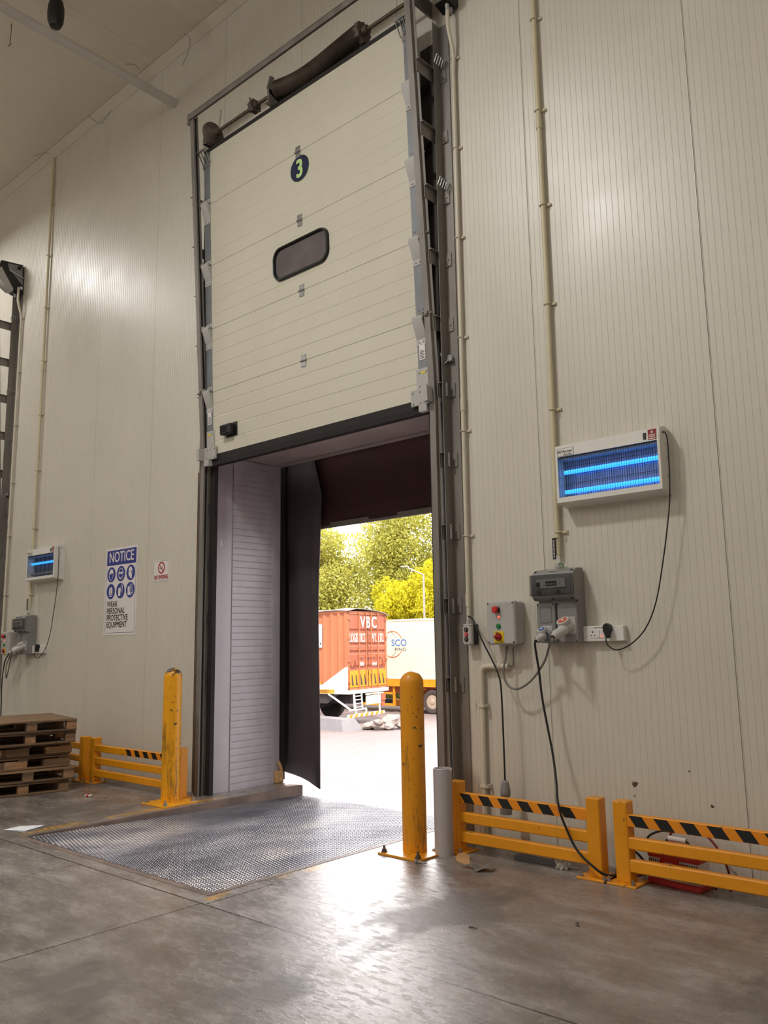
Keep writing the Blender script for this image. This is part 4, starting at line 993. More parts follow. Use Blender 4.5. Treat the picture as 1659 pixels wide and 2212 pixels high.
barrier('yellow three-rail guard with hazard tape right of the grey tube, under the control box', -3.56, -2.52, [-3.58,-2.53], (-3.535,-2.58))
barrier('yellow three-rail guard with hazard tape at the right edge, in front of the red charger', -2.36, -.95, [-2.352,-.95], (-2.31,-1.02))
barrier('yellow three-rail guard between the pallets and the left bollard', -8.40, -6.86, [-8.395,-6.83], (-7.75,-6.95))
barrier('yellow three-rail guard mostly hidden behind the pallet stack', -10.0, -8.62, [-8.615,-10.0], None)
def bollard(label, x, y, rz=0):
    t = thing('bollard', label, 'bollard', (x, y, 0), (0,0,rz), group='yellow steel bollards')
    b = MB(); r = .083
    pm = M['yelp'] if x < -5 else M['yelr']
    b.lathe((0,0,.012),(0,0,1),[(r,0),(r,1.12)]+[(r*cos(a), 1.12+.085*sin(a)) for a in [pi/2*k/8 for k in range(1,8)]]+[(.004,1.205)],32); obj('post', b, pm, t)
    b = MB(); b.box((0,0,.007),(.36,.36,.014),None,.002); obj('base_plate', b, pm, t)
    for sx in (-1,1):
        for sy in (-1,1):
            b = MB(); p = (sx*.148, sy*.148); b.cyl((*p,.014),(*p,.022),.022,None,16); b.cyl((*p,.022),(*p,.036),.016,None,6); b.cyl((*p,.036),(*p,.058),.009,None,8); obj('anchor_bolt', b, M['zinc'] if x < -5 else M['rust'], t)
    return t
bollard('yellow bollard with scuffed middle and chipped top, left of the dock door', -6.705, 4.56)
bollard('yellow bollard right of the doorway, standing by the grey tube', -3.775, 4.53)
b = MB(); b.grid([[(r*cos(a), r*sin(a), z) for a in [2*pi*k/32 for k in range(32)]] for r, z in ((.054,.02),(.054,.555),(.058,.562),(.0645,.56),(.064,.3),(.0645,0),(.05,0),(.05,.02))], closed_u=True)
b.prism([(-.01,0),(.03,.004),(.034,.02),(.02,.03),(-.005,.018)], (.05,.0,.545), (1,0,0), (0,0,1), .004)
single('cardboard_tube', b, M['tubeg'], 'grey cardboard tube standing upright by the right bollard', 'tube', (-3.592, 4.62, 0))
# loose bolts
def loose(label, x, y, rz, L=.07, group='loose anchor bolts'):
    t = thing('loose_bolt', label, 'bolt', (x, y, .012), (0,0,rz), group=group)
    b = MB(); b.cyl((0,0,0),(L,0,0),.007,None,8); obj('shank', b, M['zinc'], t)
    b = MB(); b.cyl((-.012,0,.001),(0,0,.001),.0135,None,6); b.cyl((0,0,0),(.003,0,0),.016,None,12); obj('head', b, M['zinc'], t)
loose('loose steel bolt lying in front of the right bollard', -3.595, 4.33, .15)
loose('loose steel bolt lying against the foot of the grey tube', -3.68, 4.62, 2.3, .09)
def scrap(name, label, cat, x, y, P, m, th=.003, h=.0, curl=None):
    b = MB(); b.prism([(p,q) for p,q in P], (0,0,h), (1,0,0), (0,1,0), th)
    if curl:
        bmesh.ops.triangulate(b.bm, faces=b.bm.faces[:]); bmesh.ops.subdivide_edges(b.bm, edges=b.bm.edges[:], cuts=3, use_grid_fill=True)
        for v in b.bm.verts: v.co.z += curl(v.co.x, v.co.y)
    return single(name, b, m, label, cat, (x, y, .002))
scrap('cardboard_scrap','torn piece of brown cardboard on the floor beside the grey tube','scrap',-3.42,4.60,[(-.07,.09),(.0,.07),(.05,.0),(.13,-.10),(.11,-.12),(.0,-.08),(-.05,-.02)],M['cardb'],.004,curl=lambda x,y:.02*max(0,-x*5+.2))
scrap('paper_scrap','crumpled grey paper scrap on the floor in front of the yellow guard','scrap',-3.19,4.45,[(-.16,.0),(-.05,.02),(.0,.07),(.09,.06),(.10,.0),(.02,-.06),(-.04,-.03)],M['scrap'],.003,curl=lambda x,y:.022*abs(sin(x*26+y*9)))
scrap('grey_board','flat grey board lying under the yellow guard','board',-2.98,4.84,[(-.19,.04),(.19,.02),(.20,-.035),(-.18,-.04)],M['board'],.022)
scrap('red_tape','strip of red tape on the grey board under the guard','tape',-2.98,4.87,[(-.15,.03),(-.02,.03),(.14,-.02),(.02,.0),(-.1,.0)],mat('red_tape_film', S(214,58,30), .35, 0, .1, 8),.004,.024,curl=lambda x,y:.008*abs(sin(x*40)))
b = MB(); bmesh.ops.create_icosphere(b.bm, subdivisions=3, radius=.045)
for v in b.bm.verts: v.co *= 1+.25*sin(v.co.x*170+v.co.y*90)*cos(v.co.z*140); v.co.z = max(v.co.z, -.02)
for f in b.bm.faces: f.smooth = True
b.prism([(-.13,.05),(-.02,.03),(.1,.05),(.08,.03),(.0,.0),(-.08,.03)],(0,0,-.018),(1,0,0),(0,1,0),.004)
single('plastic_film','crumpled clear plastic film on the floor near the guard post','plastic film' and b and M['plastic'],'crumpled clear plastic film on the floor near the guard post','plastic') if False else single('plastic_film', b, M['plastic'], 'crumpled clear plastic film on the floor near the guard post', 'plastic', (-2.80, 4.80, .022))
b = MB(); th = .0015
b.prism([(-.13,-.06),(.10,-.075),(.15,.055),(-.08,.07)],(0,0,.002),(1,0,0),(0,1,0),.002)
b.grid([[(-.13+.012*k*0+.0,-.06,.004+.0*k),( .10,-.075,.012),(.165,.05,.030)] if k == 0 else [(-.10,.075,.006),(-.0,.075,.016),(.15,.075,.03)] for k in range(2)])
o = single('folded_paper', b, M['paper'], 'folded white paper sheet on the floor left of the leveller', 'paper', (-6.70, 3.19, 0), (0,0,.35))
b = MB(); b.box((0,0,.012),(.07,.04,.02),None,.006); b.mi=1; b.box((.0,0,.013),(.035,.042,.021),None,.006); single('crushed_packet', b, [M['white'], M['red']], 'tiny red and white crushed packet on the floor near the pallets', 'litter', (-7.63,4.27,0), (0,0,.4))
# red and white battery charger behind the right guard
ch = thing('battery_charger', 'red and white battery charger with black cables behind the right guard', 'battery charger', (-2.09, 4.90, 0), (0,0,-.12))
b = MB(); b.b2(-.155,.155,-.07,.07,.012,.165,.008); obj('case', b, M['signw'], ch)
b = MB(); b.b2(-.165,.165,-.08,.08,0,.035,.006); b.b2(-.16,.16,-.075,.075,.145,.185,.008); b.b2(-.075,.04,-.078,-.06,.06,.16,.004); obj('red_frame', b, M['red'], ch)
b = MB()
for k in range(6): b.b2(-.15+k*.014,-.146+k*.014,-.074,-.068,.04,.14)
for k in range(8): b.b2(.05+k*.014,.054+k*.014,-.074,-.068,.04,.14)
obj('vent_slots', b, M['ink'], ch)
b = MB(); b.prism([(.05*cos(a),.018*sin(a)) for a in [2*pi*k/20 for k in range(20)]],(-.02,-.078,.115),(1,0,0),(0,0,1),.002); obj('badge', b, M['ltgrey'], ch)
b = MB(); b.tube(cat_rom([(-.10,0,.18),(-.07,0,.235),(-.045,0,.25)]),.007,8); b.tube(cat_rom([(.10,0,.18),(.07,0,.235),(.045,0,.25)]),.007,8); hnd = obj('handle_arms', b, M['cable'], ch)
b = MB(); b.cyl((-.055,0,.25),(.055,0,.25),.016,None,12); obj('handle_grip', b, M['signw'], hnd)
b = MB(); b.tube(cat_rom([(-.16,.02,.10),(-.20,.0,.22),(-.14,.05,.27),(-.05,.06,.275)]),.007,8); b.tube(cat_rom([(-.15,-.09,.10),(-.24,-.08,.16),(-.33,-.06,.12),(-.34,-.04,.02)]),.007,8); obj('black_lead', b, M['cable'], ch)
b = MB(); b.tube(cat_rom([(.0,-.085,.12),(.08,-.10,.14),(.15,-.09,.10),(.20,-.05,.06),(.22,.0,.02)]),.007,8); b.tube(cat_rom([(-.10,.05,.19),(-.05,.06,.29),(.1,.07,.30),(.2,.06,.24),(.27,.05,.12),(.28,.04,.01)]),.007,8); obj('red_lead', b, M['rcable'], ch, 'dark red lead')
b = MB(); b.tube(cat_rom([(-2.47,4.93,.05),(-2.43,4.96,.12),(-2.36,4.96,.16),(-2.28,4.95,.13),(-2.25,4.95,.05),(-2.34,4.9,.012),(-2.45,4.9,.012),(-2.47,4.93,.05)]),.007,8)
single('coiled_lead', b, M['rcable'], 'loop of dark red and black lead on the floor between the two right guards', 'cable')

# small crumbs on the floor
for k, (x, y, m, lb) in enumerate(((-2.62,3.55,'rubble','white curved crumb of plastic on the open floor'),(-2.2,3.9,'rust','dark brown crumb on the open floor'))):
    b = MB(); b.tube(cat_rom([(0,0,.004),(.02,.012,.006),(.045,.008,.004)]),.005,6); single('floor_crumb', b, M[m], lb, 'litter', (x,y,0), (0,0,k*2.0), group='crumbs on the open floor')

# ---------------------------------------------------------------- pallets
def pallet(label, nm, style, dx, dy, rz, z):
    LX, LY, H = 1.0, .86, .1165          # local: visible end face on +x, length along y
    t = thing('pallet', label, 'pallet', (-8.11+dx, 4.34+dy, z), (0,0,-.23+rz), group='stacked wooden pallets')
    r = random.Random(nm)
    n = 6
    for k in range(n):
        x0 = -LX+k*LX/n+.006; b = MB(); b.b2(x0, x0+LX/n-.012, -LY, 0, H-.018, H-.001, .002)
        obj('deck_board', b, M['wood'], t)
    for k in range(3):
        y0 = (-LY, -LY/2-.05, -.1)[k]; b = MB(); b.b2(-LX, 0, y0, y0+.10, .084, .0985, .002); obj('stringer_board', b, M['woodk'], t)
    for i, x in enumerate((-LX, -LX/2-.05, -.1)):
        b = MB(); b.b2(x, x+.1, -LY, 0, .001, .018, .003); obj('bottom_board', b, M['woodk' if (i+nm) % 2 else 'wood'], t)
        for k in range(3):
            w = .10 if style == 0 else .26
            y0 = (-LY, -LY/2-w/2, -w)[k]
            if style: y0 = (-LY, -LY/2-.09-w/2, -.24)[k]
            b = MB(); b.b2(x+.002, x+.098, y0+.002, y0+w-.002, .017, .085, .003); obj('block', b, M['woodl'] if (k+i+nm) % 2 else M['wood'], t)
    return t
names = ['bottom pallet of the wooden stack, lying on the floor', 'second pallet from the bottom of the wooden stack', 'third pallet from the bottom, with wide blocks', 'fourth pallet from the bottom, with wide pale blocks', 'second pallet from the top of the wooden stack', 'topmost pallet of the wooden stack at the left edge']
for k in range(6):
    pallet(names[k], k, 1 if k in (2,3) else 0, (0,.035,-.05,-.04,.06,.075)[k], (-.02,.01,-.01,.0,.0,.0)[k], (.02,-.02,.03,0,-.01,.02)[k], k*.119)

# ================================================================== OUTSIDE
rz = radians(9.8)
co = V((-19.40, 20.0, yz(20.3)))
ct = thing('container_trailer', 'rusty orange shipping container on a trailer with lettered doors', 'container trailer', co, (0,0,rz))
CZ0, CZ1, CL, CWd = 1.085, 3.735, 9.0, 2.46
b = MB(); prof = []
x = 0.12
pts = [(0,0),(.12,0)]
k = 0
while x < CL:
    pts += [(x,0),(x+.05,.045),(x+.17,.045),(x+.22,0)]; x += .30
pts.append((CL+.1,0))
b.grid([[(-px, py, CZ0+.10) for px,py in pts], [(-px, py, CZ1-.06) for px,py in pts]])
b.b2(-CL-.1, -.0, -.0+.004, .08, CZ0, CZ0+.12); b.b2(-CL-.1, 0, .004, .08, CZ1-.08, CZ1); b.b2(-.14, 0, -.006, .1, CZ0, CZ1)
b.b2(-CL-.1, -.14, .05, CWd, CZ0+.02, CZ1-.03); b.b2(-.14, 0, CWd-.12, CWd, CZ0, CZ1); b.b2(-.14, 0, 0, CWd, CZ1-.12, CZ1); b.b2(-.14, 0, 0, CWd, CZ0, CZ0+.1)
obj('container_body', b, M['rustbox'], ct)
for s_ in (0, 1):
    y0, y1 = (.08, CWd/2-.02) if s_ == 0 else (CWd/2+.02, CWd-.08)
    b = MB(); zs = [(.0,.50,0),(.50,.62,1),(.62,.96,0),(.96,1.06,1),(1.06,1.22,0),(1.22,1.32,1),(1.32,1.72,0),(1.72,1.84,1),(1.84,1.98,0),(1.98,2.08,1),(2.08,2.44,0)]
    prof = []
    for a, c, d in zs:
        a, c = CZ1-.12-a, CZ1-.12-c
        prof += [(.0, a-.02),(.0, c+.02)] if not d else [(-.035, a-.015),(-.035, c+.015)]
    b.grid([[(q, y0, z) for q, z in prof], [(q, y1, z) for q, z in prof]]); b.b2(-.06,-.036,y0,y1,CZ0+.1,CZ1-.12)
    dd = obj('container_door', b, M['rustd'], ct, 'faded red ribbed door')
    b = MB(); b.b2(.001,.012,y0+.02,y1-.01,CZ0+.11,CZ0+.66); obj('amber_panel', b, M['oyel'], dd, 'amber painted lower panel')
    b = MB()
    for q in range(4):
        yy = y0+.14+q*.24+(.0 if q < 2 else .05); b.prism([(yy,CZ0+.17),(yy+.10,CZ0+.17),(yy+.03-.02,CZ0+.52),(yy-.03,CZ0+.52)],(.013,0,0),(0,1,0),(0,0,1),.004)
    obj('dark_stripes', b, M['chassis'], dd)
    for q in ((.50,.89), (.15,.52))[s_]:
        b = MB(); yy = y0+(y1-y0)*q; b.cyl((.03,yy,CZ0+.02),(.03,yy,CZ1-.03),.018,None,8); b.box((.03,yy,CZ0+1.12),(.03,.05,.12)); b.box((.03,yy,CZ0+.05),(.04,.06,.05)); b.box((.03,yy,CZ1-.06),(.04,.06,.05)); b.box((.045,yy+.12,CZ0+1.12),(.02,.24,.03)); obj('lock_rod', b, M['rustbox'], dd)
    b = MB(); yo = y0 if s_ == 0 else y1; sg = -1 if s_ == 0 else 1
    for z in (.3,1.0,1.75,2.4): b.box((.015,yo+sg*.03,CZ0+z),(.05,.10,.09))
    obj('hinge', b, M['rustbox'], dd)
b = MB(); u, v = (0,1,0), (0,0,1)
b.text('V', (.013,.90,CZ1-.39), u, v, .54, .030, .9); b.text('B', (.013,1.24,CZ1-.39), u, v, .54, .030, .8); b.text('C', (.013,1.63,CZ1-.39), u, v, .54, .030, .9)
for tx, yy in (('LOGIS',.36),('TICS',.87),('PVT.',1.62),('LTD.',2.09)): b.text(tx, (.004,yy,CZ1-.92), u, v, .41, .012, .46)
obj('lettering', b, M['white'], ct, 'white door lettering')
b = MB()
for yy in (.35, 2.1):
    P = [V((.014,yy-.13,CZ0+.80)),V((.014,yy+.13,CZ0+.80)),V((.014,yy,CZ0+1.04))]
    b.tube(P,.022,6,closed=True)
obj('warning_triangle', b, M['rustbox'], ct)
b = MB(); b.text('STOP', (.006,.86,CZ0+.86), u, v, .16, .03, .8) if False else None
for q in range(5): b.box((.006,.70+q*.06,CZ0+.86+.02*(q%2)),(.006,.035,.13)); b.box((.006,1.52+q*.06,CZ0+.86-.02*(q%2)),(.006,.03,.11))
obj('worn_markings', b, M['white'], ct)
b = MB()
b.prism([(-.14,CZ0+.05),(0,CZ0+.05),(0,CZ0+.80),(-.14,CZ0+.76),(-1.05,CZ0+.20),(-CL,CZ0+.16),(-CL,CZ0+.05)],(0,-.010,0),(1,0,0),(0,0,1),.006); obj('white_skirt', b, M['white'], ct, 'white painted skirt')
b = MB(); b.b2(-2.4,-1.05,-.012,-.004,CZ0+1.44,CZ0+2.22); b.mi = 1
b.b2(-1.28,-1.21,-.016,-.011,CZ0+1.56,CZ0+1.92); b.b2(-1.8,-1.21,-.016,-.011,CZ0+1.87,CZ0+1.94); b.b2(-1.8,-1.21,-.016,-.011,CZ0+1.55,CZ0+1.62); b.mi = 2; b.cyl((-1.11,-.011,CZ0+1.57),(-1.11,-.016,CZ0+1.57),.03,None,12)
obj('side_placard', b, [M['white'], M['blue'], M['ink']], ct, 'white placard with blue outline')
b = MB(); n = 18
b.grid([[(-.0-CL*i/n+.05, -.06+.02*sin(i*2.1), CZ1+.005+.03*sin(i*1.3)) for i in range(n+1)], [(-CL*i/n+.06, .5, CZ1+.09+.03*sin(i*1.9)) for i in range(n+1)], [(-CL*i/n+.07, 1.2, CZ1+.08+.02*sin(i)) for i in range(n+1)], [(-CL*i/n+.06, 2.0, CZ1+.02) for i in range(n+1)], [(-CL*i/n+.08, CWd+.10, CZ1-.10+.03*sin(i*1.7)) for i in range(n+1)]])
o = obj('tarpaulin', b, M['tarp'], ct, 'grey tarpaulin over the roof'); m = o.modifiers.new('thickness','SOLIDIFY'); m.thickness = .02
b = MB(); b.b2(-CL,-.0,.05,CWd-.05,CZ0-.12,CZ0); b.b2(-CL,-.3,.6,.75,CZ0-.45,CZ0-.1); b.b2(-CL,-.3,1.7,1.85,CZ0-.45,CZ0-.1); b.prism([(-3.4,CZ0-.12),(-.45,CZ0-.12),(-.9,CZ0-.42),(-3.4,CZ0-.42)],(0,.12,0),(1,0,0),(0,0,1),.05)
obj('chassis', b, M['chassis'], ct)
b = MB(); b.b2(.0,.06,.0,CWd,CZ0-.10,CZ0+.02); b.b2(-CL,0,-.014,.02,CZ0-.10,CZ0+.05); obj('white_bumper_beam', b, M['white'], ct)
b = MB(); b.b2(-1.55,-.55,-.024,-.014,CZ0-.08,CZ0+.05); b.mi = 1; b.text('HR55X2521', (-1.06,-.0242,CZ0-.015), (1,0,0), (0,0,1), .13, .02, .9)
obj('number_board', b, [M['oyel'], M['ink']], ct, 'amber registration board')
for q in range(5): b = MB(); b.b2(-2.6+q*.34,-2.45+q*.34,-.018,-.008,CZ0+.22,CZ0+.29); obj('side_reflector', b, M['oyel'], ct)
b = MB(); 
for yy in (.25, .72): b.beam((.05,yy,CZ0-.1),(.08,yy,CZ0-.58),.04,.04)
for z in (.18,.30,.42,.54): b.beam((.06,.25,CZ0-z),(.06,.72,CZ0-z),.035,.03)
b.beam((-.8,-.0,CZ0-.1),(.05,.1,CZ0-.62),.05,.05); b.beam((.05,0,CZ0-.62),(.05,1.0,CZ0-.62),.06,.05); b.beam((.05,1.0,CZ0-.62),(.05,1.0,CZ0-.78),.05,.05)
obj('rear_step', b, M['white'], ct, 'white rear step')
b = MB(); b.b2(.0,.05,1.05,1.95,CZ0-.50,CZ0-.20); b.beam((.04,1.0,CZ0-.15),(.04,2.1,CZ0-.15),.05,.05); b.mi = 1; b.b2(.0,.06,2.0,2.25,CZ0-.42,CZ0-.18); b.b2(0,.06,2.0,2.2,CZ0-.62,CZ0-.44)
obj('rear_board', b, [M['cream_l'], M['rustd']], ct)
b = MB(); b.b2(.02,.08,-.1,2.15,CZ0-.86,CZ0-.76); b.mi = 1
for q in range(7): b.prism([(q*.32-.08,CZ0-.86),(q*.32+.08,CZ0-.86),(q*.32+.16,CZ0-.76),(q*.32,CZ0-.76)],(.082,0,0),(0,1,0),(0,0,1),.004)
b.mi = 0; b.beam((.02,.3,CZ0-.1),(.04,.4,CZ0-.8),.05,.05); b.beam((.02,1.8,CZ0-.1),(.04,1.9,CZ0-.8),.05,.05)
obj('underrun_bar', b, [M['white'], M['oyel']], ct, 'amber and white striped underrun bar')
def wheel(par, x, y0, y1, z, R, rimf=True):
    w = MB(); h = y1-y0; R2 = R*.56
    w.lathe((x, y0, z), (0,1,0), [(R2,.03),(R*.70,.0),(R*.93,.01),(R,.05),(R,h-.05),(R*.93,h-.01),(R*.7,h),(R2,h-.03)], 36, cap=False)
    for q in (.3,.5,.7): w.lathe((x,y0+h*q-.01,z),(0,1,0),[(R*.999,0),(R*1.002,.004),(R*1.002,.016),(R*.999,.02)],36,cap=False)
    o = obj('tyre', w, M['tyre'], par)
    w = MB(); w.lathe((x, y0, z), (0,1,0), [(R2+.01,.02),(R2,.035),(R2*.86,.05),(R2*.80,.11),(R2*.45,.12),(R2*.42,.03),(R2*.30,.0),(.02,.0)], 30)
    for k in range(10): a = 2*pi*k/10; w.cyl((x+R2*.58*cos(a), y0+.12, z+R2*.58*sin(a)), (x+R2*.58*cos(a), y0+.085, z+R2*.58*sin(a)), .02, None, 6)
    obj('rim', w, M['rim'] if rimf else M['chassis'], o)
for (x, y0) in ((-2.02,-.02),(-2.02,.28),(-3.3,-.02),(-3.3,.28),(-2.02,1.8),(-3.3,1.8)): wheel(ct, x, y0, y0+.27, .50, .50, False)
b = MB()
for x in (-2.02,-3.3): b.cyl((x,.2,.50),(x,2.2,.50),.09,None,12)
obj('axle', b, M['chassis'], ct)

wo = V((-18.3, 25.75, yz(25.9)))
wt = thing('white_trailer', 'white box trailer with a blue shipping logo parked behind the orange container', 'box trailer', wo, (0,0,radians(3)))
WZ0, WZ1, WL = 1.33, 3.68, 13.5
b = MB(); b.b2(-WL,0,0,2.45,WZ0,WZ1,.01); b.b2(-WL-.01,.01,-.02,2.46,WZ1-.06,WZ1+.01); b.b2(-WL-.01,.01,-.02,.02,WZ0-.01,WZ0+.07)
for k in range(14): b.b2(-k*.97-.02,-k*.97,-.006,.0,WZ0,WZ1)
obj('box_body', b, M['cream_l'], wt)
b = MB(); b.b2(-WL,0,-.03,.05,WZ0-.30,WZ0-.02); obj('amber_rail', b, M['oyel'], wt, 'amber side rail')
b = MB(); b.b2(-WL,0,.2,2.2,WZ0-.34,WZ0-.02); b.b2(-WL,-.2,.5,.65,WZ0-.6,WZ0-.3); obj('chassis', b, M['rustbox'], wt)
b = MB()
for k in range(5): b.b2(-6.2-k*.26,-6.02-k*.26,-.036,-.029,WZ0-.22,WZ0-.10)
obj('rail_marks', b, M['signw'], wt)
lx = -3.22
b = MB(); b.text('SCO', (lx,-.008,WZ0+1.415), size=.37, bold=.012, sx=1.08, align='RIGHT') ; obj('logo_name', b, mat('logo_blue', S(70,120,200), .5), wt, 'blue lettering')
b = MB(); b.text('PING', (lx-.04,-.008,WZ0+1.155), size=.19, bold=.0, sx=1.35, align='RIGHT'); obj('logo_word', b, mat('logo_grey', S(70,74,84), .5), wt, 'grey lettering')
arc2 = lambda cx, cz, r, a0, a1: [(cx+r*cos(radians(a0+(a1-a0)*k/24)), -.006, cz+r*sin(radians(a0+(a1-a0)*k/24))) for k in range(25)]
b = MB(); b.tube(arc2(lx-.73,WZ0+1.37,.52,27,120),.014,5); b.tube(arc2(lx-.73,WZ0+1.37,.52,-120,-34),.014,5); obj('logo_arc', b, mat('logo_orange', S(222,86,40), .5), wt, 'orange arcs')
b = MB(); b.tube(arc2(lx-1.05,WZ0+1.37,.56,28,66),.010,5); b.tube(arc2(lx-1.05,WZ0+1.37,.56,-66,-30),.010,5); obj('logo_swoosh', b, M['midgrey'], wt)
for (x, y0) in ((-2.06,.0),(-3.18,.0),(-2.06,1.9),(-3.18,1.9)): wheel(wt, x, y0, y0+.5, .46, .46)
b = MB()
for x in (-2.06,-3.18): b.cyl((x,.4,.45),(x,2.2,.45),.08,None,12)
b.beam((-2.5,.3,.95),(-3.9,.3,.45),.08,.08); obj('axle', b, M['rustbox'], wt)
b = MB()
for x in (-3.95,-5.0): b.beam((x,.05,WZ0-.3),(x,.05,.30),.07,.07)
b.beam((-3.9,.05,.30),(-5.6,.05,.30),.07,.09); b.beam((-3.9,.05,.75),(-5.6,.05,.75),.07,.07); obj('side_guard', b, M['oyel'], wt, 'amber side guard frame')

o = V((-20.0, 28.4, yz(29)))
b = MB(); b.b2(-12,8,0,.3,0,.28); b.mi = 1
for k in range(12): b.b2(-12+k*1.6,-11.2+k*1.6,-.004,.304,-.0,.284)
single('kerb', b, [M['oyel'], M['ink']], 'amber and black striped kerb behind the trailers', 'kerb', o)
def leaf_cloud(b, c, rad, n, s, seed):
    r = random.Random(seed)
    for _ in range(n):
        while True:
            p = V((r.uniform(-1,1), r.uniform(-1,1), r.uniform(-1,1)))
            if .35 < p.length < 1: break
        q = V(c)+V((p.x*rad[0], p.y*rad[1], p.z*rad[2]))
        a = V((r.gauss(0,1), r.gauss(0,1), r.gauss(0,.8))).normalized(); d = a.orthogonal().normalized()
        d = Matrix.Rotation(r.uniform(0,6.28),3,a) @ d; e = a.cross(d); L = s*r.uniform(.7,1.4)
        vs = [b.bm.verts.new(q+k) for k in (d*L, e*L*.42, -d*L*.8, -e*L*.42)]
        b._f(vs)
b = MB(); leaf_cloud(b, (0,.9,.3), (9,.7,.34), 2600, .12, 5)
o2 = single('scrub', b, M['scrub'], 'low dry green scrub growing behind the striped kerb', 'shrubs', o+V((-2,.2,.1)), kind='stuff')

def tree(label, x, y, h, w, n, leaf, seed, sz=.105, low=.10, group='trees beyond the yard'):
    r = random.Random(seed); z0 = yz(y)
    t = thing('tree', label, 'tree', (x, y, z0), group=group)
    b = MB(); b.tube(cat_rom([(0,0,0),(.1,.05,h*.25),(-.1,0,h*.5),(.05,.05,h*.8)],4),[.17-.12*k/12 for k in range(13)],8); obj('trunk', b, M['bark'], t)
    blobs = []
    for k in range(22):
        a = r.uniform(0,6.28); q = (k+.5)/22; zz = h*(low+(1-low)*q*.93); ww = w*(.95-.55*max(0,q-.55))
        rr = ww*r.uniform(.35,.8); blobs.append((rr*cos(a), rr*sin(a)*.7, zz, w*r.uniform(.40,.60), h*r.uniform(.10,.16)))
    b = MB()
    for (bx,by,bz,br,bh) in blobs[::2]:
        b.tube(cat_rom([(0,0,bz*.55),(bx*.4,by*.4,bz*.8),(bx,by,bz)],4),[.05-.04*k/8 for k in range(9)],5)
    obj('branches', b, M['bark'], t)
    b = MB()
    for k, (bx,by,bz,br,bh) in enumerate(blobs): leaf_cloud(b, (bx,by,bz), (br,br*.8,bh), n*5//22, sz, seed*100+k)
    obj('crown', b, leaf, t)
tree('tall olive-green tree left in the doorway view, over the orange container', -34.2, 33.6, 9.8, 2.7, 6000, M['leaf_g'], 1)
tree('tall olive-green tree in the middle of the doorway view, beyond the yellow bushy ones', -32.0, 37.6, 11.4, 3.2, 7500, M['leaf_g'], 2)
tree('tall olive-green tree right in the doorway view, behind the lamp post', -28.4, 38.8, 11.6, 3.2, 7500, M['leaf_g'], 3)
tree('yellow-green bushy tree over the right end of the orange container', -29.6, 34.2, 6.1, 1.9, 4200, M['leaf_y'], 4, .095, .05)
tree('yellow-green bushy tree directly behind the lamp post', -26.6, 34.3, 7.0, 1.9, 4600, M['leaf_y'], 5, .095, .05)
tree('yellow-green bushy tree at the right jamb of the doorway view', -24.2, 35.2, 7.2, 1.9, 4200, M['leaf_y'], 6, .095, .05)
tree('olive-green tree beyond the left curtain of the dock shelter', -38.0, 34.5, 9.2, 2.8, 4200, M['leaf_g'], 7)
tree('olive-green tree beyond the right jamb of the doorway', -24.0, 39.5, 11.0, 3.0, 4200, M['leaf_g'], 8)
lp = thing('street_lamp', 'slim grey lamp post standing behind the white trailer', 'lamp post', (-23.7, 29.45, yz(29)))
b = MB(); b.cyl((0,0,0),(0,0,5.85),.06,.045,10); obj('post', b, M['steel_p'], lp)
b = MB(); b.cyl((0,0,5.83),(-.55,-.45,6.16),.03,None,8); obj('arm', b, M['steel_p'], lp)
b = MB(); b.box((-.68,-.56,6.22),(.34,.14,.06),Matrix.Rotation(.68,4,'Z'),.02); obj('lamp_head', b, M['steel_p'], lp)

b = MB(); b.prism([(0,0),(1.15,0),(.95,.42),(.05,.42)] if False else [(-.42,0),(.42,0),(.26,.33),(-.26,.33)], (-2.6,0,0), (0,1,0), (0,0,1), 2.6)
for v in b.bm.verts:
    if v.co.x > -.1 and v.co.z > .2: v.co.x -= .28
single('concrete_block', b, M['conc_b'], 'pale concrete traffic block on the yard in front of the container trailer', 'concrete block', (-17.94, 18.72, GZ), (0,0,radians(-8)))
rc = V((-17.55, 19.3, GZ)); r = random.Random(3)
for k in range(9):
    b = MB(); bmesh.ops.create_icosphere(b.bm, subdivisions=2, radius=r.uniform(.12,.24) if k > 1 else .30)
    for v in b.bm.verts: v.co *= r.uniform(.75,1.2); v.co.z *= .55
    px, py = ((.0,.15),(.22,.45),(-.25,-.1),(.15,-.05),(.45,.7),(-.1,.5),(.35,.2),(.6,.95),(-.3,.25))[k]
    single('rubble_piece', b, M['rubble'], 'broken piece of pale rubble in the heap beside the concrete block', 'rubble', rc+V((px,py,.11+(.14 if k in (1,3) else 0))), (r.uniform(-.3,.3),r.uniform(-.3,.3),r.uniform(0,6)), group='rubble heap in the yard')

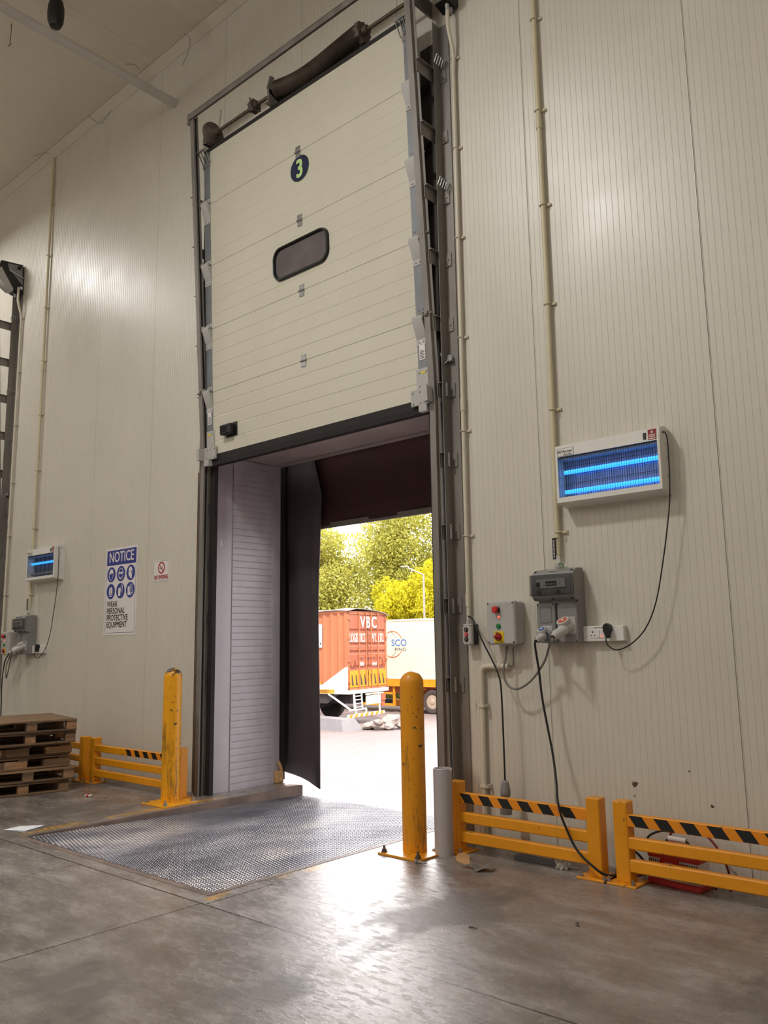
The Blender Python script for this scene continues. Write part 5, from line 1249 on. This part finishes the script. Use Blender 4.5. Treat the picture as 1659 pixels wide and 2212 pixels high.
# ================================================================== LIGHT
WARM = (1, .975, .94)
def lamp(p, energy, size, down):
    L = bpy.data.lights.new('high_bay_and_fill_lamp', 'AREA' if down else 'POINT'); L.energy = energy; L.color = WARM
    if down: L.shape = 'DISK'; L.size = size
    else: L.shadow_soft_size = size
    o = bpy.data.objects.new('high_bay_and_fill_lamp', L); COL.objects.link(o); o.location = p
lamp((-4.8,.4,7.6), 255, .8, True); lamp((-12.4,3.25,7.7), 95, 1.0, True)
for p in ((-13.0,-5.2,7.2), (2.6,-2.5,7.2), (-5.0,-6.6,7.2)): lamp(p, 200, .4, False)  # added out-of-view fill points that brighten the ceiling, no real fixtures
W = bpy.data.worlds.new('sky'); SC.world = W; W.use_nodes = True
wn, wl = W.node_tree.nodes, W.node_tree.links
bg = wn['Background']; bg.inputs['Color'].default_value = (1, .97, .985, 1)
# hazy white sky, plus a glow beyond the trees added for the floor glare
tcw = wn.new('ShaderNodeTexCoord'); dpw = wn.new('ShaderNodeVectorMath'); dpw.operation = 'DOT_PRODUCT'
wl.new(tcw.outputs['Generated'], dpw.inputs[0]); dpw.inputs[1].default_value = V((-.56, .74, .50)).normalized()
mrw = wn.new('ShaderNodeMapRange'); mrw.interpolation_type = 'SMOOTHSTEP'
wl.new(dpw.outputs['Value'], mrw.inputs['Value'])
for k_, v_ in (('From Min', .50), ('From Max', .99), ('To Min', 1.8), ('To Max', 11.0)): mrw.inputs[k_].default_value = v_
wl.new(mrw.outputs['Result'], bg.inputs['Strength'])
sun = bpy.data.lights.new('sun', 'SUN'); sun.energy = 6.0; sun.angle = radians(2); sun.color = (1, .93, .82)
so_ = bpy.data.objects.new('sun', sun); COL.objects.link(so_)
so_.rotation_euler = V((-.5,.35,-.8)).to_track_quat('-Z','Y').to_euler()

# ================================================================== CAMERA
yaw, pitch, roll = radians(41.5), radians(9.15), radians(-.9)
fw = V((-sin(yaw)*cos(pitch), cos(yaw)*cos(pitch), sin(pitch))); r0 = V((cos(yaw), sin(yaw), 0)); u0 = r0.cross(fw)
rt = r0*cos(roll)+u0*sin(roll); up = -r0*sin(roll)+u0*cos(roll)
cam = bpy.data.cameras.new('camera'); cam.sensor_fit = 'VERTICAL'; cam.sensor_height = 36; cam.lens = 1780/2212*36; cam.clip_end = 500; cam.clip_start = .05
cobj = bpy.data.objects.new('camera', cam); COL.objects.link(cobj)
Mx = Matrix((rt, up, -fw)).transposed().to_4x4(); Mx.translation = V((0,0,1.4)); cobj.matrix_world = Mx
SC.camera = cobj
vs = SC.view_settings; vs.view_transform = 'Standard'; vs.look = 'None'; vs.exposure = 0; vs.gamma = 1; vs.use_curve_mapping = False
